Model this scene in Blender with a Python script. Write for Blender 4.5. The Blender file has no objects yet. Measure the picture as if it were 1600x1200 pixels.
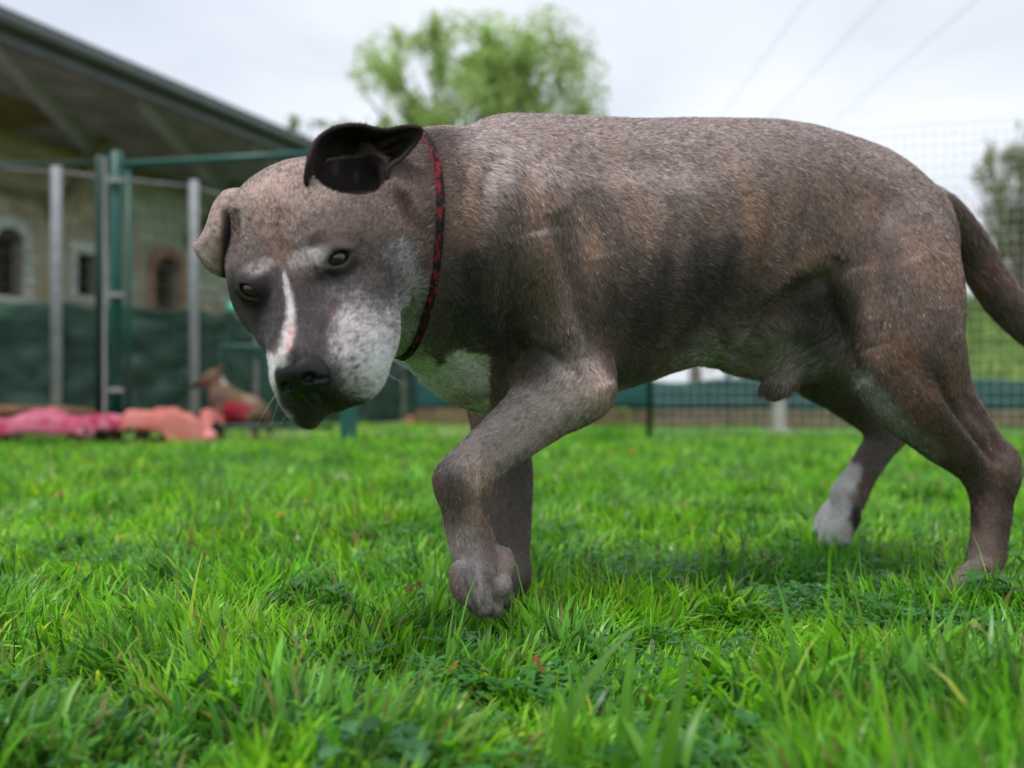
import bpy, math, random, time
import numpy as np
T0 = time.time()
C = bpy.context.scene.collection
R = math.radians

# ---------------------------------------------------------------- camera, world, sun, exposure
scene = bpy.context.scene
FOC, CAMZ, HY = 1555.6, 0.26, 620.0
cam_d = bpy.data.cameras.new('camera')
cam = bpy.data.objects.new('camera', cam_d); C.objects.link(cam)
cam.location = (0, 0, CAMZ); cam.rotation_euler = (R(90), 0, 0)
cam_d.lens = 35; cam_d.sensor_width = 36; cam_d.shift_y = 0.0125
cam_d.clip_start = 0.05; cam_d.clip_end = 1500
cam_d.dof.use_dof = True; cam_d.dof.focus_distance = 0.96; cam_d.dof.aperture_fstop = 3.4
cam_d.dof.aperture_blades = 9
scene.camera = cam

SUN_EL, SUN_AZ = R(68), R(-35)           # high behind thin cloud, from the left and behind the camera a little
world = bpy.data.worlds.new('World'); scene.world = world; world.use_nodes = True
nt = world.node_tree; nt.nodes.clear()
def N(t, nt_, **kw):
    n = nt_.nodes.new(t)
    for k, v in kw.items(): setattr(n, k, v)
    return n
def sky_world():
    L = nt.links.new
    out = N('ShaderNodeOutputWorld', nt); bg = N('ShaderNodeBackground', nt)
    sky = N('ShaderNodeTexSky', nt, sky_type='NISHITA'); sky.sun_disc = False
    sky.sun_elevation = SUN_EL; sky.sun_rotation = SUN_AZ
    sc = N('ShaderNodeVectorMath', nt, operation='SCALE'); sc.inputs['Scale'].default_value = 0.10
    L(sky.outputs[0], sc.inputs[0])
    tc = N('ShaderNodeTexCoord', nt); mp = N('ShaderNodeMapping', nt)
    mp.inputs['Scale'].default_value = (1.0, 1.0, 3.2); mp.inputs['Rotation'].default_value = (0.1, 0.15, 0.6)
    L(tc.outputs['Generated'], mp.inputs[0])
    n1 = N('ShaderNodeTexNoise', nt); n1.inputs['Scale'].default_value = 2.1; n1.inputs['Detail'].default_value = 6; n1.inputs['Roughness'].default_value = 0.5
    n1.inputs['Distortion'].default_value = 0.5
    L(mp.outputs[0], n1.inputs['Vector'])
    rp = N('ShaderNodeValToRGB', nt)
    e = rp.color_ramp.elements
    e[0].position = 0.32; e[0].color = (0.60, 0.65, 0.74, 1)
    e[1].position = 0.66; e[1].color = (0.86, 0.89, 0.94, 1)
    L(n1.outputs[0], rp.inputs[0])
    mx = N('ShaderNodeMix', nt, data_type='RGBA'); mx.inputs[0].default_value = 0.92
    L(sc.outputs[0], mx.inputs[6]); L(rp.outputs[0], mx.inputs[7])
    L(mx.outputs[2], bg.inputs[0]); bg.inputs[1].default_value = 0.75
    L(bg.outputs[0], out.inputs[0])
sky_world()
sun_d = bpy.data.lights.new('sun', 'SUN'); sun_d.energy = 1.5; sun_d.angle = R(16); sun_d.color = (1.0, 0.96, 0.9)
sun = bpy.data.objects.new('sun', sun_d); C.objects.link(sun)
sun.rotation_euler = (R(90) - SUN_EL, 0, R(-30)); sun.location = (0, 0, 8)
scene.view_settings.view_transform = 'Standard'; scene.view_settings.look = 'None'
scene.view_settings.exposure = 0.72; scene.view_settings.gamma = 1.0; scene.view_settings.use_curve_mapping = False
scene.render.film_transparent = False
scene.cycles.use_denoising = True
scene.cycles.max_bounces = 8; scene.cycles.diffuse_bounces = 4; scene.cycles.transparent_max_bounces = 8

# ---------------------------------------------------------------- helpers
def W(px, py, Y):                         # a direction seen in the photograph, at distance Y, as a point of the place
    return np.array([(px - 800.0) / FOC * Y, Y, CAMZ + (HY - py) / FOC * Y])
def tag(o, label=None, cat=None, group=None, kind=None):
    if label: o['label'] = label
    if cat: o['category'] = cat
    if group: o['group'] = group
    if kind: o['kind'] = kind
    return o
def empty(name, loc=(0, 0, 0), rz=0.0):
    o = bpy.data.objects.new(name, None); C.objects.link(o); o.location = loc; o.rotation_euler = (0, 0, rz); o.empty_display_size = .1
    return o
def link(name, me, mat=None, parent=None):
    o = bpy.data.objects.new(name, me); C.objects.link(o)
    if mat is not None and len(me.materials) == 0: me.materials.append(mat)
    if parent is not None: o.parent = parent
    return o
def mesh_np(name, V, F, smooth=True):     # F: (n,3) or (n,4) array
    V = np.asarray(V, np.float32); F = np.asarray(F, np.int32)
    me = bpy.data.meshes.new(name); k = F.shape[1]
    me.vertices.add(len(V)); me.vertices.foreach_set('co', V.ravel())
    me.loops.add(F.size); me.loops.foreach_set('vertex_index', F.ravel())
    me.polygons.add(len(F)); me.polygons.foreach_set('loop_start', np.arange(len(F), dtype=np.int32) * k)
    me.polygons.foreach_set('use_smooth', np.full(len(F), smooth))
    me.update(calc_edges=True)
    return me
def set_col(me, name, col, domain='POINT'):
    a = me.attributes.new(name, 'FLOAT_COLOR', domain)
    c = np.ones((len(col), 4), np.float32); c[:, :3] = col
    a.data.foreach_set('color', c.ravel())
def hash3(ix, iy, iz, seed):
    h = (ix.astype(np.int64) * 73856093) ^ (iy.astype(np.int64) * 19349663) ^ (iz.astype(np.int64) * 83492791) ^ (seed * 2654435761)
    h = (h ^ (h >> 13)) * 1274126177 & 0x7fffffff
    h = (h ^ (h >> 16)) & 0xffff
    return h.astype(np.float32) / 65535.0
def noise3(P, s, seed=0):                 # smooth value noise, 0..1
    Q = np.asarray(P) * s; I = np.floor(Q).astype(np.int64); f = (Q - I).astype(np.float32); f = f * f * (3 - 2 * f)
    r = 0
    for dx in (0, 1):
        for dy in (0, 1):
            for dz in (0, 1):
                w = (f[:, 0] if dx else 1 - f[:, 0]) * (f[:, 1] if dy else 1 - f[:, 1]) * (f[:, 2] if dz else 1 - f[:, 2])
                r = r + w * hash3(I[:, 0] + dx, I[:, 1] + dy, I[:, 2] + dz, seed)
    return r
def fbm(P, s, seed=0, o=3):
    r = 0; a = 1; t = 0
    for i in range(o):
        r = r + a * noise3(P, s * 2 ** i, seed + i * 7); t += a; a *= 0.5
    return r / t
def sstep(a, b, x):
    t = np.clip((x - a) / (b - a), 0, 1); return t * t * (3 - 2 * t)
def nrm(v): v = np.asarray(v, float); return v / np.linalg.norm(v)

# ---------------------------------------------------------------- implicit-surface modeller (smooth unions on a grid, meshed as one skin)
class Field:
    def __init__(s, xs, ys, zs):
        s.xs, s.ys, s.zs = [np.asarray(a, np.float32) for a in (xs, ys, zs)]
        s.D = np.full((len(xs), len(ys), len(zs)), 0.2, np.float32)
    def box(s, lo, hi):
        r = []
        for a, l, h in zip((s.xs, s.ys, s.zs), lo, hi):
            r.append((max(0, int(np.searchsorted(a, l)) - 1), min(len(a), int(np.searchsorted(a, h)) + 1)))
        sl = tuple(slice(a, b) for a, b in r)
        X = s.xs[sl[0]][:, None, None]; Y = s.ys[sl[1]][None, :, None]; Z = s.zs[sl[2]][None, None, :]
        return sl, X, Y, Z
    def add(s, d, sl, k, op='u'):
        a = s.D[sl]
        if op == 'u':
            if k <= 0: s.D[sl] = np.minimum(a, d); return
            h = np.maximum(k - np.abs(a - d), 0) / k
            s.D[sl] = np.minimum(a, d) - h * h * k * 0.25
        else:
            d = -d; h = np.maximum(k - np.abs(a - d), 0) / k
            s.D[sl] = np.maximum(a, d) + h * h * k * 0.25
    def cone(s, a, b, ra, rb, k=0.02, op='u'):
        a = np.asarray(a, np.float32); b = np.asarray(b, np.float32); m = max(ra, rb) + k + 0.01
        sl, X, Y, Z = s.box(np.minimum(a, b) - m, np.maximum(a, b) + m)
        ab = b - a; L2 = float(ab @ ab) + 1e-12
        t = np.clip(((X - a[0]) * ab[0] + (Y - a[1]) * ab[1] + (Z - a[2]) * ab[2]) / L2, 0, 1)
        d = np.sqrt((X - a[0] - t * ab[0]) ** 2 + (Y - a[1] - t * ab[1]) ** 2 + (Z - a[2] - t * ab[2]) ** 2) - (ra + (rb - ra) * t)
        s.add(d, sl, k, op)
    def chain(s, pts, k=0.02, kj=None, sub=7):      # pts: (xyz, radius); Catmull-Rom through them
        P = np.array([p for p, r in pts]); r = np.array([q for p, q in pts])
        Q = np.column_stack([P, r]); n = len(Q); out = []
        for i in range(n - 1):
            p0 = Q[max(i - 1, 0)]; p1 = Q[i]; p2 = Q[i + 1]; p3 = Q[min(i + 2, n - 1)]
            for j in range(sub):
                t = j / sub
                out.append(0.5 * (2 * p1 + (p2 - p0) * t + (2 * p0 - 5 * p1 + 4 * p2 - p3) * t * t + (3 * p1 - p0 - 3 * p2 + p3) * t ** 3))
        out.append(Q[-1]); out = np.array(out)
        # evaluate the chain as one exact minimum, then one smooth union
        m = out[:, 3].max() + k + 0.01
        sl, X, Y, Z = s.box(out[:, :3].min(0) - m, out[:, :3].max(0) + m)
        d = None
        for a, b in zip(out[:-1], out[1:]):
            ab = b[:3] - a[:3]; L2 = float(ab @ ab) + 1e-12
            t = np.clip(((X - a[0]) * ab[0] + (Y - a[1]) * ab[1] + (Z - a[2]) * ab[2]) / L2, 0, 1).astype(np.float32)
            e = np.sqrt((X - a[0] - t * ab[0]) ** 2 + (Y - a[1] - t * ab[1]) ** 2 + (Z - a[2] - t * ab[2]) ** 2) - (a[3] + (b[3] - a[3]) * t)
            d = e if d is None else np.minimum(d, e)
        s.add(d.astype(np.float32), sl, k)
    def ell(s, c, r, axes=None, k=0.02, op='u', pw=2.0):
        c = np.asarray(c, np.float32); A = np.eye(3) if axes is None else np.asarray(axes, float)
        ext = np.sqrt(((A * np.asarray(r)[:, None]) ** 2).sum(0)) + k + 0.01
        sl, X, Y, Z = s.box(c - ext, c + ext)
        x, y, z = X - c[0], Y - c[1], Z - c[2]
        q = [(x * A[i, 0] + y * A[i, 1] + z * A[i, 2]) for i in range(3)]
        k0 = np.sqrt(sum((q[i] / r[i]) ** 2 for i in range(3))) + 1e-9
        k1 = np.sqrt(sum((q[i] / r[i] ** 2) ** 2 for i in range(3))) + 1e-9
        s.add((k0 * (k0 - 1) / k1).astype(np.float32), sl, k, op)
    def mesh(s):
        D = s.D; S = D < 0
        c = [S[i:S.shape[0] - 1 + i, j:S.shape[1] - 1 + j, l:S.shape[2] - 1 + l] for i in (0, 1) for j in (0, 1) for l in (0, 1)]
        anyc = c[0].copy(); allc = c[0].copy()
        for q in c[1:]: anyc |= q; allc &= q
        act = anyc & ~allc
        I = np.argwhere(act); idx = np.full(act.shape, -1, np.int32); idx[act] = np.arange(len(I))
        corner = [(i, j, l) for i in (0, 1) for j in (0, 1) for l in (0, 1)]
        vals = {o: D[I[:, 0] + o[0], I[:, 1] + o[1], I[:, 2] + o[2]] for o in corner}
        acc = np.zeros((len(I), 3)); cnt = np.zeros(len(I))
        for a in corner:
            for ax in range(3):
                if a[ax] == 1: continue
                b = list(a); b[ax] = 1; b = tuple(b)
                va, vb = vals[a], vals[b]; m = (va < 0) != (vb < 0)
                t = np.where(m, va / np.where(m, va - vb, 1), 0)
                p = np.tile(np.array(a, float), (len(I), 1)); p[:, ax] += t
                acc += p * m[:, None]; cnt += m
        p = acc / cnt[:, None] 
        V = np.empty((len(I), 3))
        for ax, g in enumerate((s.xs, s.ys, s.zs)):
            V[:, ax] = g[I[:, ax]] + p[:, ax] * (g[I[:, ax] + 1] - g[I[:, ax]])
        F = []
        for ax in range(3):
            o1, o2 = [(1, 2), (2, 0), (0, 1)][ax]
            sa = [slice(None)] * 3; sb = [slice(None)] * 3
            sa[ax] = slice(0, -1); sb[ax] = slice(1, None)
            A, B = S[tuple(sa)], S[tuple(sb)]
            E = np.argwhere(A != B)
            E = E[(E[:, o1] > 0) & (E[:, o2] > 0) & (E[:, o1] < S.shape[o1] - 1) & (E[:, o2] < S.shape[o2] - 1)]
            fl = A[E[:, 0], E[:, 1], E[:, 2]]
            def cell(d1, d2):
                e = E.copy(); e[:, o1] += d1; e[:, o2] += d2
                return idx[e[:, 0], e[:, 1], e[:, 2]]
            q = np.stack([cell(-1, -1), cell(0, -1), cell(0, 0), cell(-1, 0)], 1)
            q[~fl] = q[~fl][:, ::-1]
            F.append(q)
        F = np.concatenate(F); F = F[(F >= 0).all(1)]
        return V, F
def smooth_v(V, F, it=2, lam=0.5, mu=-0.52):
    n = len(V); e = np.concatenate([F[:, [0, 1]], F[:, [1, 2]], F[:, [2, 3]], F[:, [3, 0]]])
    deg = np.bincount(e[:, 0], minlength=n) + np.bincount(e[:, 1], minlength=n)
    deg = np.maximum(deg, 1)
    for i in range(it):
        for l in (lam, mu):
            A = np.stack([np.bincount(e[:, 0], V[e[:, 1], a], n) + np.bincount(e[:, 1], V[e[:, 0], a], n) for a in range(3)], 1) / deg[:, None]
            V = V + l * (A - V)
    return V
def vnormals(V, F):
    n = np.cross(V[F[:, 2]] - V[F[:, 0]], V[F[:, 3 if F.shape[1] == 4 else 1]] - V[F[:, 1 if F.shape[1] == 4 else 0]])
    if F.shape[1] == 3: n = np.cross(V[F[:, 1]] - V[F[:, 0]], V[F[:, 2]] - V[F[:, 0]])
    r = np.zeros_like(V)
    for k in range(F.shape[1]):
        for a in range(3): r[:, a] += np.bincount(F[:, k], n[:, a], len(V))
    return r / (np.linalg.norm(r, axis=1, keepdims=True) + 1e-12)
# ================================================================ THE DOG
QUAL = 1.0
HO = W(451, 421, 0.80)                       # between the eyes
HF = nrm((0.11, -0.625, -0.77)); HL = nrm((0.89, -0.40, 0.06)); HL = nrm(HL - HF * (HL @ HF)); HU = np.cross(HF, HL)
HA = np.array([HF, HL, HU])
def H(f, l, u): return HO + (f * HF + l * HL + u * HU) * 0.001        # head space in millimetres: forward, left, up
def seg(lo, hi, st): return np.linspace(lo, hi, max(2, int(round((hi - lo) / st)) + 1))
def joinseg(*p): return np.unique(np.concatenate(p).round(6))
hs, bs = 0.0017 / QUAL, 0.0036 / QUAL
dog = Field(joinseg(seg(-0.33, -0.06, hs), seg(-0.06, 0.84, bs)),
            joinseg(seg(0.66, 0.93, hs), seg(0.93, 1.56, bs)),
            joinseg(seg(-0.01, 0.205, bs), seg(0.205, 0.50, hs), seg(0.50, 0.64, bs)))
def PX(px, py, Y, r): return (W(px, py, Y), r * Y / FOC)               # a joint with its radius in photo pixels
def Dat(P):
    P = np.asarray(P, float); idx = []; fr = []
    for a, g in enumerate((dog.xs, dog.ys, dog.zs)):
        i = np.clip(np.searchsorted(g, P[:, a]) - 1, 0, len(g) - 2); idx.append(i); fr.append((P[:, a] - g[i]) / (g[i + 1] - g[i]))
    r = 0
    for dx in (0, 1):
        for dy in (0, 1):
            for dz in (0, 1):
                w = (fr[0] if dx else 1 - fr[0]) * (fr[1] if dy else 1 - fr[1]) * (fr[2] if dz else 1 - fr[2])
                r = r + w * dog.D[idx[0] + dx, idx[1] + dy, idx[2] + dz]
    return r
# ---- trunk: a lofted barrel along the spine
SA, SB = W(850, 400, 1.14), W(1400, 400, 1.27)
TD = nrm((SB - SA)[:2]); TS = np.array([TD[1], -TD[0]])                 # along (to the tail), side (towards the camera)
def trunk():
    st = [  # px, top, bottom, half width
        (700, 235, 575, .078), (760, 190, 612, .100), (830, 184, 628, .116), (900, 187, 626, .124), (980, 191, 605, .128),
        (1060, 190, 578, .127), (1140, 190, 560, .120), (1220, 194, 548, .108), (1300, 211, 535, .096), (1380, 244, 520, .090), (1440, 292, 480, .068)]
    rows = []
    for px, t, b, w in st:
        # the spine's distance in this direction
        q = (px - 800.0) / FOC
        lam = (SA[0] - q * SA[1]) / (q * TD[1] - TD[0]); Y = SA[1] + lam * TD[1]
        rows.append((lam, CAMZ + (HY - t) / FOC * Y, CAMZ + (HY - b) / FOC * Y, w))
    rows = np.array(rows); s_f = np.linspace(rows[0, 0], rows[-1, 0], 60)
    def cr(col):
        x, y = rows[:, 0], rows[:, col]; m = np.gradient(y, x)
        i = np.clip(np.searchsorted(x, s_f) - 1, 0, len(x) - 2); h = x[i + 1] - x[i]; t = (s_f - x[i]) / h
        return (2 * t ** 3 - 3 * t ** 2 + 1) * y[i] + (t ** 3 - 2 * t ** 2 + t) * h * m[i] + (-2 * t ** 3 + 3 * t ** 2) * y[i + 1] + (t ** 3 - t ** 2) * h * m[i + 1]
    top, bot, wid = cr(1), cr(2), cr(3)
    sl, X, Y, Z = dog.box((-0.10, 0.9, 0.2), (0.62, 1.5, 0.64))
    s_ = (X - SA[0]) * TD[0] + (Y - SA[1]) * TD[1]; u = (X - SA[0]) * TS[0] + (Y - SA[1]) * TS[1]
    tp = np.interp(s_, s_f, top); bt = np.interp(s_, s_f, bot); w = np.interp(s_, s_f, wid)
    zc = (tp + bt) / 2; hh = (tp - bt) / 2; zz = (Z - zc) / hh
    tuck = 0.10 + 0.55 * sstep(0.26, 0.40, s_)
    w = w * (1 - 0.16 * np.clip(zz, -1.2, 1.2) ** 2 * (zz > 0) - tuck * sstep(0.05, 1.0, -zz))       # egg section, narrow at the loin's underside
    q = (np.abs(u / w) ** 2.25 + np.abs(zz) ** 2.25) ** (1 / 2.25)
    dl = (q - 1) * np.minimum(w, hh) * 0.92
    ds = np.maximum(s_ - s_f[-1], s_f[0] - s_)
    d = np.sqrt(np.maximum(dl, 0) ** 2 + np.maximum(ds, 0) ** 2) + np.minimum(np.maximum(dl, ds), 0)
    dog.add(d.astype(np.float32), sl, 0.03)
trunk()
# ---- neck
dog.chain([PX(800, 392, 1.12, 158), PX(715, 374, 1.03, 170), PX(650, 374, .955, 152), PX(595, 362, .91, 122)], k=.045)
dog.chain([PX(740, 520, 1.10, 95), PX(680, 480, 1.01, 90), PX(630, 450, .94, 80)], k=.05)     # loose throat skin
dog.chain([PX(760, 560, 1.12, 62), PX(705, 535, 1.07, 55)], k=.04)                            # breastbone
# ---- near fore limb
dog.ell(W(840, 350, 1.06), (.062, .035, .085), k=.05)                                           # shoulder blade
dog.chain([PX(830, 400, 1.06, 78), PX(862, 490, 1.05, 74), PX(885, 570, 1.05, 66), PX(893, 600, 1.05, 60)], k=.035)
dog.chain([PX(892, 602, 1.05, 58), PX(845, 640, 1.035, 53), PX(790, 685, 1.02, 44), PX(745, 722, 1.005, 39), PX(722, 752, 1.0, 41)], k=.02)
dog.cone(W(925, 605, 1.06), W(932, 615, 1.06), .016, .013, k=.02)                               # point of elbow
dog.chain([PX(722, 752, 1.0, 40), PX(728, 800, 1.0, 36), PX(738, 850, 1.0, 36), PX(748, 885, 1.0, 37)], k=.012)
dog.cone(W(788, 868, 1.0), W(792, 884, 1.0), .0085, .008, k=.012)                                # carpal pad
for i, (a, b, yy) in enumerate([((722, 893), (736, 934), .968), ((737, 902), (753, 949), .980), ((756, 904), (773, 952), .998), ((772, 896), (791, 936), 1.020)]):
    dog.chain([(W(a[0], a[1], yy), .0125), (W((a[0] + b[0]) / 2 - 5, (a[1] + b[1]) / 2 + 2, yy - .003), .0135), (W(b[0], b[1], yy), .0098)], k=.003)
dog.ell(W(782, 915, 1.0), (.012, .02, .013), k=.006)
# ---- far fore limb
dog.chain([PX(800, 520, 1.24, 70), PX(780, 600, 1.24, 52), PX(778, 660, 1.235, 43), PX(796, 735, 1.225, 36), PX(798, 800, 1.215, 33), PX(797, 860, 1.21, 31), PX(797, 895, 1.20, 33)], k=.03)
for yy, dx in ((1.165, -6), (1.18, 4), (1.20, 10), (1.22, 14)):
    dog.chain([PX(797 + dx, 905, yy, 19), PX(786 + dx, 928, yy - .01, 19), PX(778 + dx, 945, yy - .015, 14)], k=.005)
# ---- near hind limb
dog.chain([PX(1360, 354, 1.215, 74), PX(1393, 408, 1.20, 91), PX(1408, 470, 1.19, 92), PX(1413, 540, 1.185, 84), PX(1425, 595, 1.185, 70)], k=.04)
dog.chain([PX(1378, 560, 1.175, 46), PX(1420, 625, 1.18, 54), PX(1470, 672, 1.19, 47), PX(1515, 712, 1.20, 38), PX(1545, 742, 1.205, 34)], k=.02)
dog.chain([PX(1462, 560, 1.19, 44), PX(1490, 610, 1.195, 28), PX(1530, 665, 1.20, 19), PX(1572, 722, 1.205, 17)], k=.016)     # tendon
dog.cone(W(1566, 718, 1.205), W(1568, 745, 1.205), .016, .015, k=.016)
dog.chain([PX(1550, 745, 1.205, 36), PX(1549, 790, 1.20, 30), PX(1546, 840, 1.19, 28), PX(1538, 885, 1.18, 29)], k=.014)
for yy, dx in ((1.145, -8), (1.16, 0), (1.18, 4), (1.20, 8)):
    dog.chain([PX(1532 + dx, 893, yy, 20), PX(1512 + dx, 912, yy - .008, 20), PX(1496 + dx, 930, yy - .01, 14)], k=.005)
# ---- far hind limb
dog.chain([PX(1390, 380, 1.36, 85), PX(1350, 460, 1.38, 80), PX(1310, 540, 1.41, 62), PX(1285, 575, 1.43, 48)], k=.035)
dog.chain([PX(1272, 573, 1.43, 41), PX(1305, 598, 1.44, 40), PX(1350, 635, 1.45, 35), PX(1387, 670, 1.455, 27)], k=.02)
dog.cone(W(1400, 672, 1.455), W(1396, 684, 1.455), .013, .013, k=.012)
dog.chain([PX(1385, 680, 1.455, 27), PX(1364, 712, 1.455, 24), PX(1342, 748, 1.455, 24), PX(1326, 775, 1.455, 28)], k=.012)
for yy, a, b in ((1.485, (1303, 792), (1280, 826)), (1.465, (1308, 802), (1289, 842)), (1.445, (1318, 808), (1303, 850)), (1.425, (1330, 806), (1320, 846))):
    dog.chain([PX(1325, 772, (yy + 1.455) / 2, 17), PX(a[0], a[1], yy, 14.5), PX((a[0] + b[0]) / 2 - 2, (a[1] + b[1]) / 2, yy, 14), PX(b[0], b[1], yy, 10)], k=.0035)
dog.ell(W(1334, 806, 1.455), (.010, .018, .014), k=.006)
# ---- tail
dog.chain([PX(1418, 328, 1.29, 34), PX(1462, 317, 1.32, 24), PX(1510, 372, 1.35, 25), PX(1541, 430, 1.37, 27), PX(1582, 484, 1.38, 27), PX(1650, 545, 1.38, 23), PX(1720, 590, 1.37, 20), PX(1760, 600, 1.37, 8)], k=.025)
# ---- flank fold, groin and sheath
dog.chain([PX(1290, 440, 1.20, 55), PX(1310, 500, 1.215, 45), PX(1335, 545, 1.22, 30)], k=.05)
dog.chain([PX(1120, 520, 1.24, 45), PX(1180, 545, 1.245, 40), PX(1240, 550, 1.25, 40), PX(1300, 520, 1.26, 45)], k=.035)
dog.chain([PX(1240, 550, 1.245, 32), PX(1224, 585, 1.232, 25), PX(1210, 606, 1.228, 20)], k=.012)
dog.ell(W(1300, 545, 1.29), (.035, .03, .03), k=.03)
# ---- creases of the coat over muscle
# ---- head
def he(f, l, u, rf, rl, ru, k=.02, op='u'): dog.ell(H(f, l, u), (rf * .001, rl * .001, ru * .001), HA, k=k, op=op)
def hc(a, b, ra, rb, k=.01, op='u'): dog.cone(H(*a), H(*b), ra * .001, rb * .001, k=k, op=op)
he(-62, -1, -34, 78, 66, 52, k=.04)              # cranium
he(-86, -14, -12, 44, 52, 36, k=.03)             # crown
he(-20, 0, -34, 48, 54, 34, k=.02)               # forehead
for s in (-1, 1):
    he(-44, s * (55 + 2 * s), -56, 46, 28, 42, k=.03)      # cheek muscle
    he(-38, s * 38, -10, 34, 22, 15, k=.015)     # temple
    he(-12, s * 30, -6, 20, 17, 11, k=.012)      # brow
    he(4, 42 * s + 4, -34, 34, 15, 15, k=.018)       # cheek bone
    he(50, s * 24 + 5, -52, 44, 22 + 4 * s, 36, k=.015)      # flew
    he(84, s * 16, -46, 16, 17, 26, k=.012)      # whisker pad front
    he(20, s * 36 + 4, -64, 34, 18 + 3 * s, 28, k=.02)       # lip corner
he(34, 0, -36, 62, 29, 26, k=.02)                # muzzle
hc((0, 0, -14), (86, 0, -15), 17, 15, k=.012)    # bridge
he(10, 0, -80, 70, 30, 22, k=.03)                # lower jaw
he(62, 0, -76, 22, 19, 12, k=.01)                # chin
he(86, -27, -68, 14, 10, 21, k=.012)             # lip hanging in front
he(68, 24, -64, 24, 20, 22, k=.015)
EYES = []
for s, (ex_, ey_), (ia, ib) in ((1, (527, 404), ((507, 413), (549, 395))), (-1, (393, 453), ((408, 464), (377, 442)))):
    ry = nrm(W(ex_, ey_, 1.0) - np.array([0, 0, CAMZ])); ts = np.arange(.60, .95, .0006); qs = np.array([0, 0, CAMZ]) + ry * ts[:, None]
    hit = qs[np.argmax(Dat(qs) < 0)]; g_ = np.array([Dat(hit[None] + np.eye(3)[a_] * .004)[0] - Dat(hit[None] - np.eye(3)[a_] * .004)[0] for a_ in range(3)]); sn = nrm(g_)
    d = nrm(sn * .6 - ry * .4); e = hit + ry * .0062 - sn * .0026
    h = W(*ib, hit[1]) - W(*ia, hit[1]); h = nrm(h - d * (h @ d)); v = np.cross(d, h)
    dog.ell(e + d * .001, (.0145, .0165, .0140), np.array([d, h, v]), k=.008)            # lids
    dog.ell(e, (.0112, .0112, .0112), k=.001, op='s')
    dog.ell(e + d * .0125, (.0075, .0088 if s > 0 else .0072, .0054 if s > 0 else .0037), np.array([d, h, v]), k=.0025, op='s')
    dog.cone(e + d * .0125 + h * .009, e + d * .010 + h * .016, .0012, .0008, k=.003, op='s')
    dog.cone(e + d * .0125 - h * .009, e + d * .011 - h * .0145 , .0014, .0012, k=.003, op='s')
    EYES.append((e, d, h, v))
hc((104, 0, -44), (98, -2, -74), 1.0, 1.5, k=.004, op='s')            # split of the upper lip
for s in (-1, 1):
    hc((88, s * 6, -70), (60, s * 36, -76), 1.6, 1.6, k=.006, op='s')
    hc((60, s * 36, -76), (14, s * 46, -72), 1.6, 1.4, k=.006, op='s')
EARC = W(549, 264, .838); dog.ell(EARC, (.0305, .025, .027), k=.007, op='s')   # hollow of the open ear
dog.chain([PX(566, 226, .872, 5), PX(584, 240, .864, 7), PX(600, 266, .854, 8), PX(612, 300, .842, 9)], k=.012)   # back edge of the ear
V, F = dog.mesh()
print('field mesh', len(V), len(F), round(time.time() - T0, 1))
V0 = smooth_v(V, F, 3); V1 = smooth_v(V0, F, 14); bl = sstep(-.10, .02, V[:, 0])[:, None]; V = V0 * (1 - bl) + V1 * bl
NRM = vnormals(V, F)
def sculpt(pts, w, amp, ymax=9.0, ends=.35, ymin=0.0):
    """raise (amp > 0, mm) or crease (amp < 0) the near side of the skin along a line; w = half width in mm"""
    global V
    Y = np.maximum(V[:, 1], .1)
    px = 800 + V[:, 0] / Y * FOC; py = HY - (V[:, 2] - CAMZ) / Y * FOC
    P = np.array(pts, float); best = np.full(len(V), 1e9); par = np.zeros(len(V)); n = len(P) - 1
    for i in range(n):
        a, b = P[i], P[i + 1]; ab = b - a
        t = np.clip(((px - a[0]) * ab[0] + (py - a[1]) * ab[1]) / (ab @ ab), 0, 1)
        d = np.hypot(px - a[0] - t * ab[0], py - a[1] - t * ab[1]); m = d < best
        best[m] = d[m]; par[m] = ((i + t) / n)[m]
    d = best * Y / FOC * 1000
    env = np.minimum(1, np.minimum(par, 1 - par) / max(ends, 1e-3)) if ends > 0 else 1.0
    view = V / np.linalg.norm(V - [0, 0, CAMZ], axis=1, keepdims=True)
    face = sstep(0.0, 0.3, -(NRM * view).sum(1)) * (Y < ymax) * (Y > ymin)
    V = V + NRM * (amp * GAIN * .001 * np.exp(-(d / w) ** 2) * np.sqrt(env) * face)[:, None]
GAIN = 1.5
B = 1.16   # the near flank's limit
sculpt([(868, 330), (885, 400), (905, 480), (930, 545), (950, 600)], 11, -9, B)
sculpt([(840, 360), (855, 430), (880, 500), (900, 560)], 22, 5, B)
sculpt([(800, 380), (790, 450), (800, 520), (815, 570)], 12, -4, B)
sculpt([(770, 240), (760, 300), (755, 380)], 9, -3, B); sculpt([(800, 235), (800, 300), (800, 350)], 8, 2, B)
sculpt([(735, 240), (728, 320), (730, 420), (745, 500)], 8, -2.5, B)
sculpt([(1310, 400), (1300, 440), (1308, 500), (1325, 560), (1345, 600)], 11, -9, 1.3)
sculpt([(1330, 420), (1345, 480), (1360, 540)], 16, 4, 1.3)
sculpt([(1298, 425), (1250, 455), (1200, 495), (1160, 540), (1130, 556)], 12, -8, 1.3)
sculpt([(1280, 400), (1220, 440), (1170, 490), (1130, 535)], 14, 3, 1.3)
sculpt([(1350, 290), (1400, 330), (1440, 400)], 25, -3, 1.3)
sculpt([(1460, 575), (1490, 640), (1530, 690), (1560, 730)], 6, -5, 1.3)
sculpt([(1400, 590), (1440, 640), (1490, 690)], 12, 2.5, 1.3)
sculpt([(805, 555), (835, 545), (870, 560), (890, 585)], 7, -4, B)
sculpt([(890, 560), (905, 590), (900, 640)], 6, -2, B)
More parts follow.
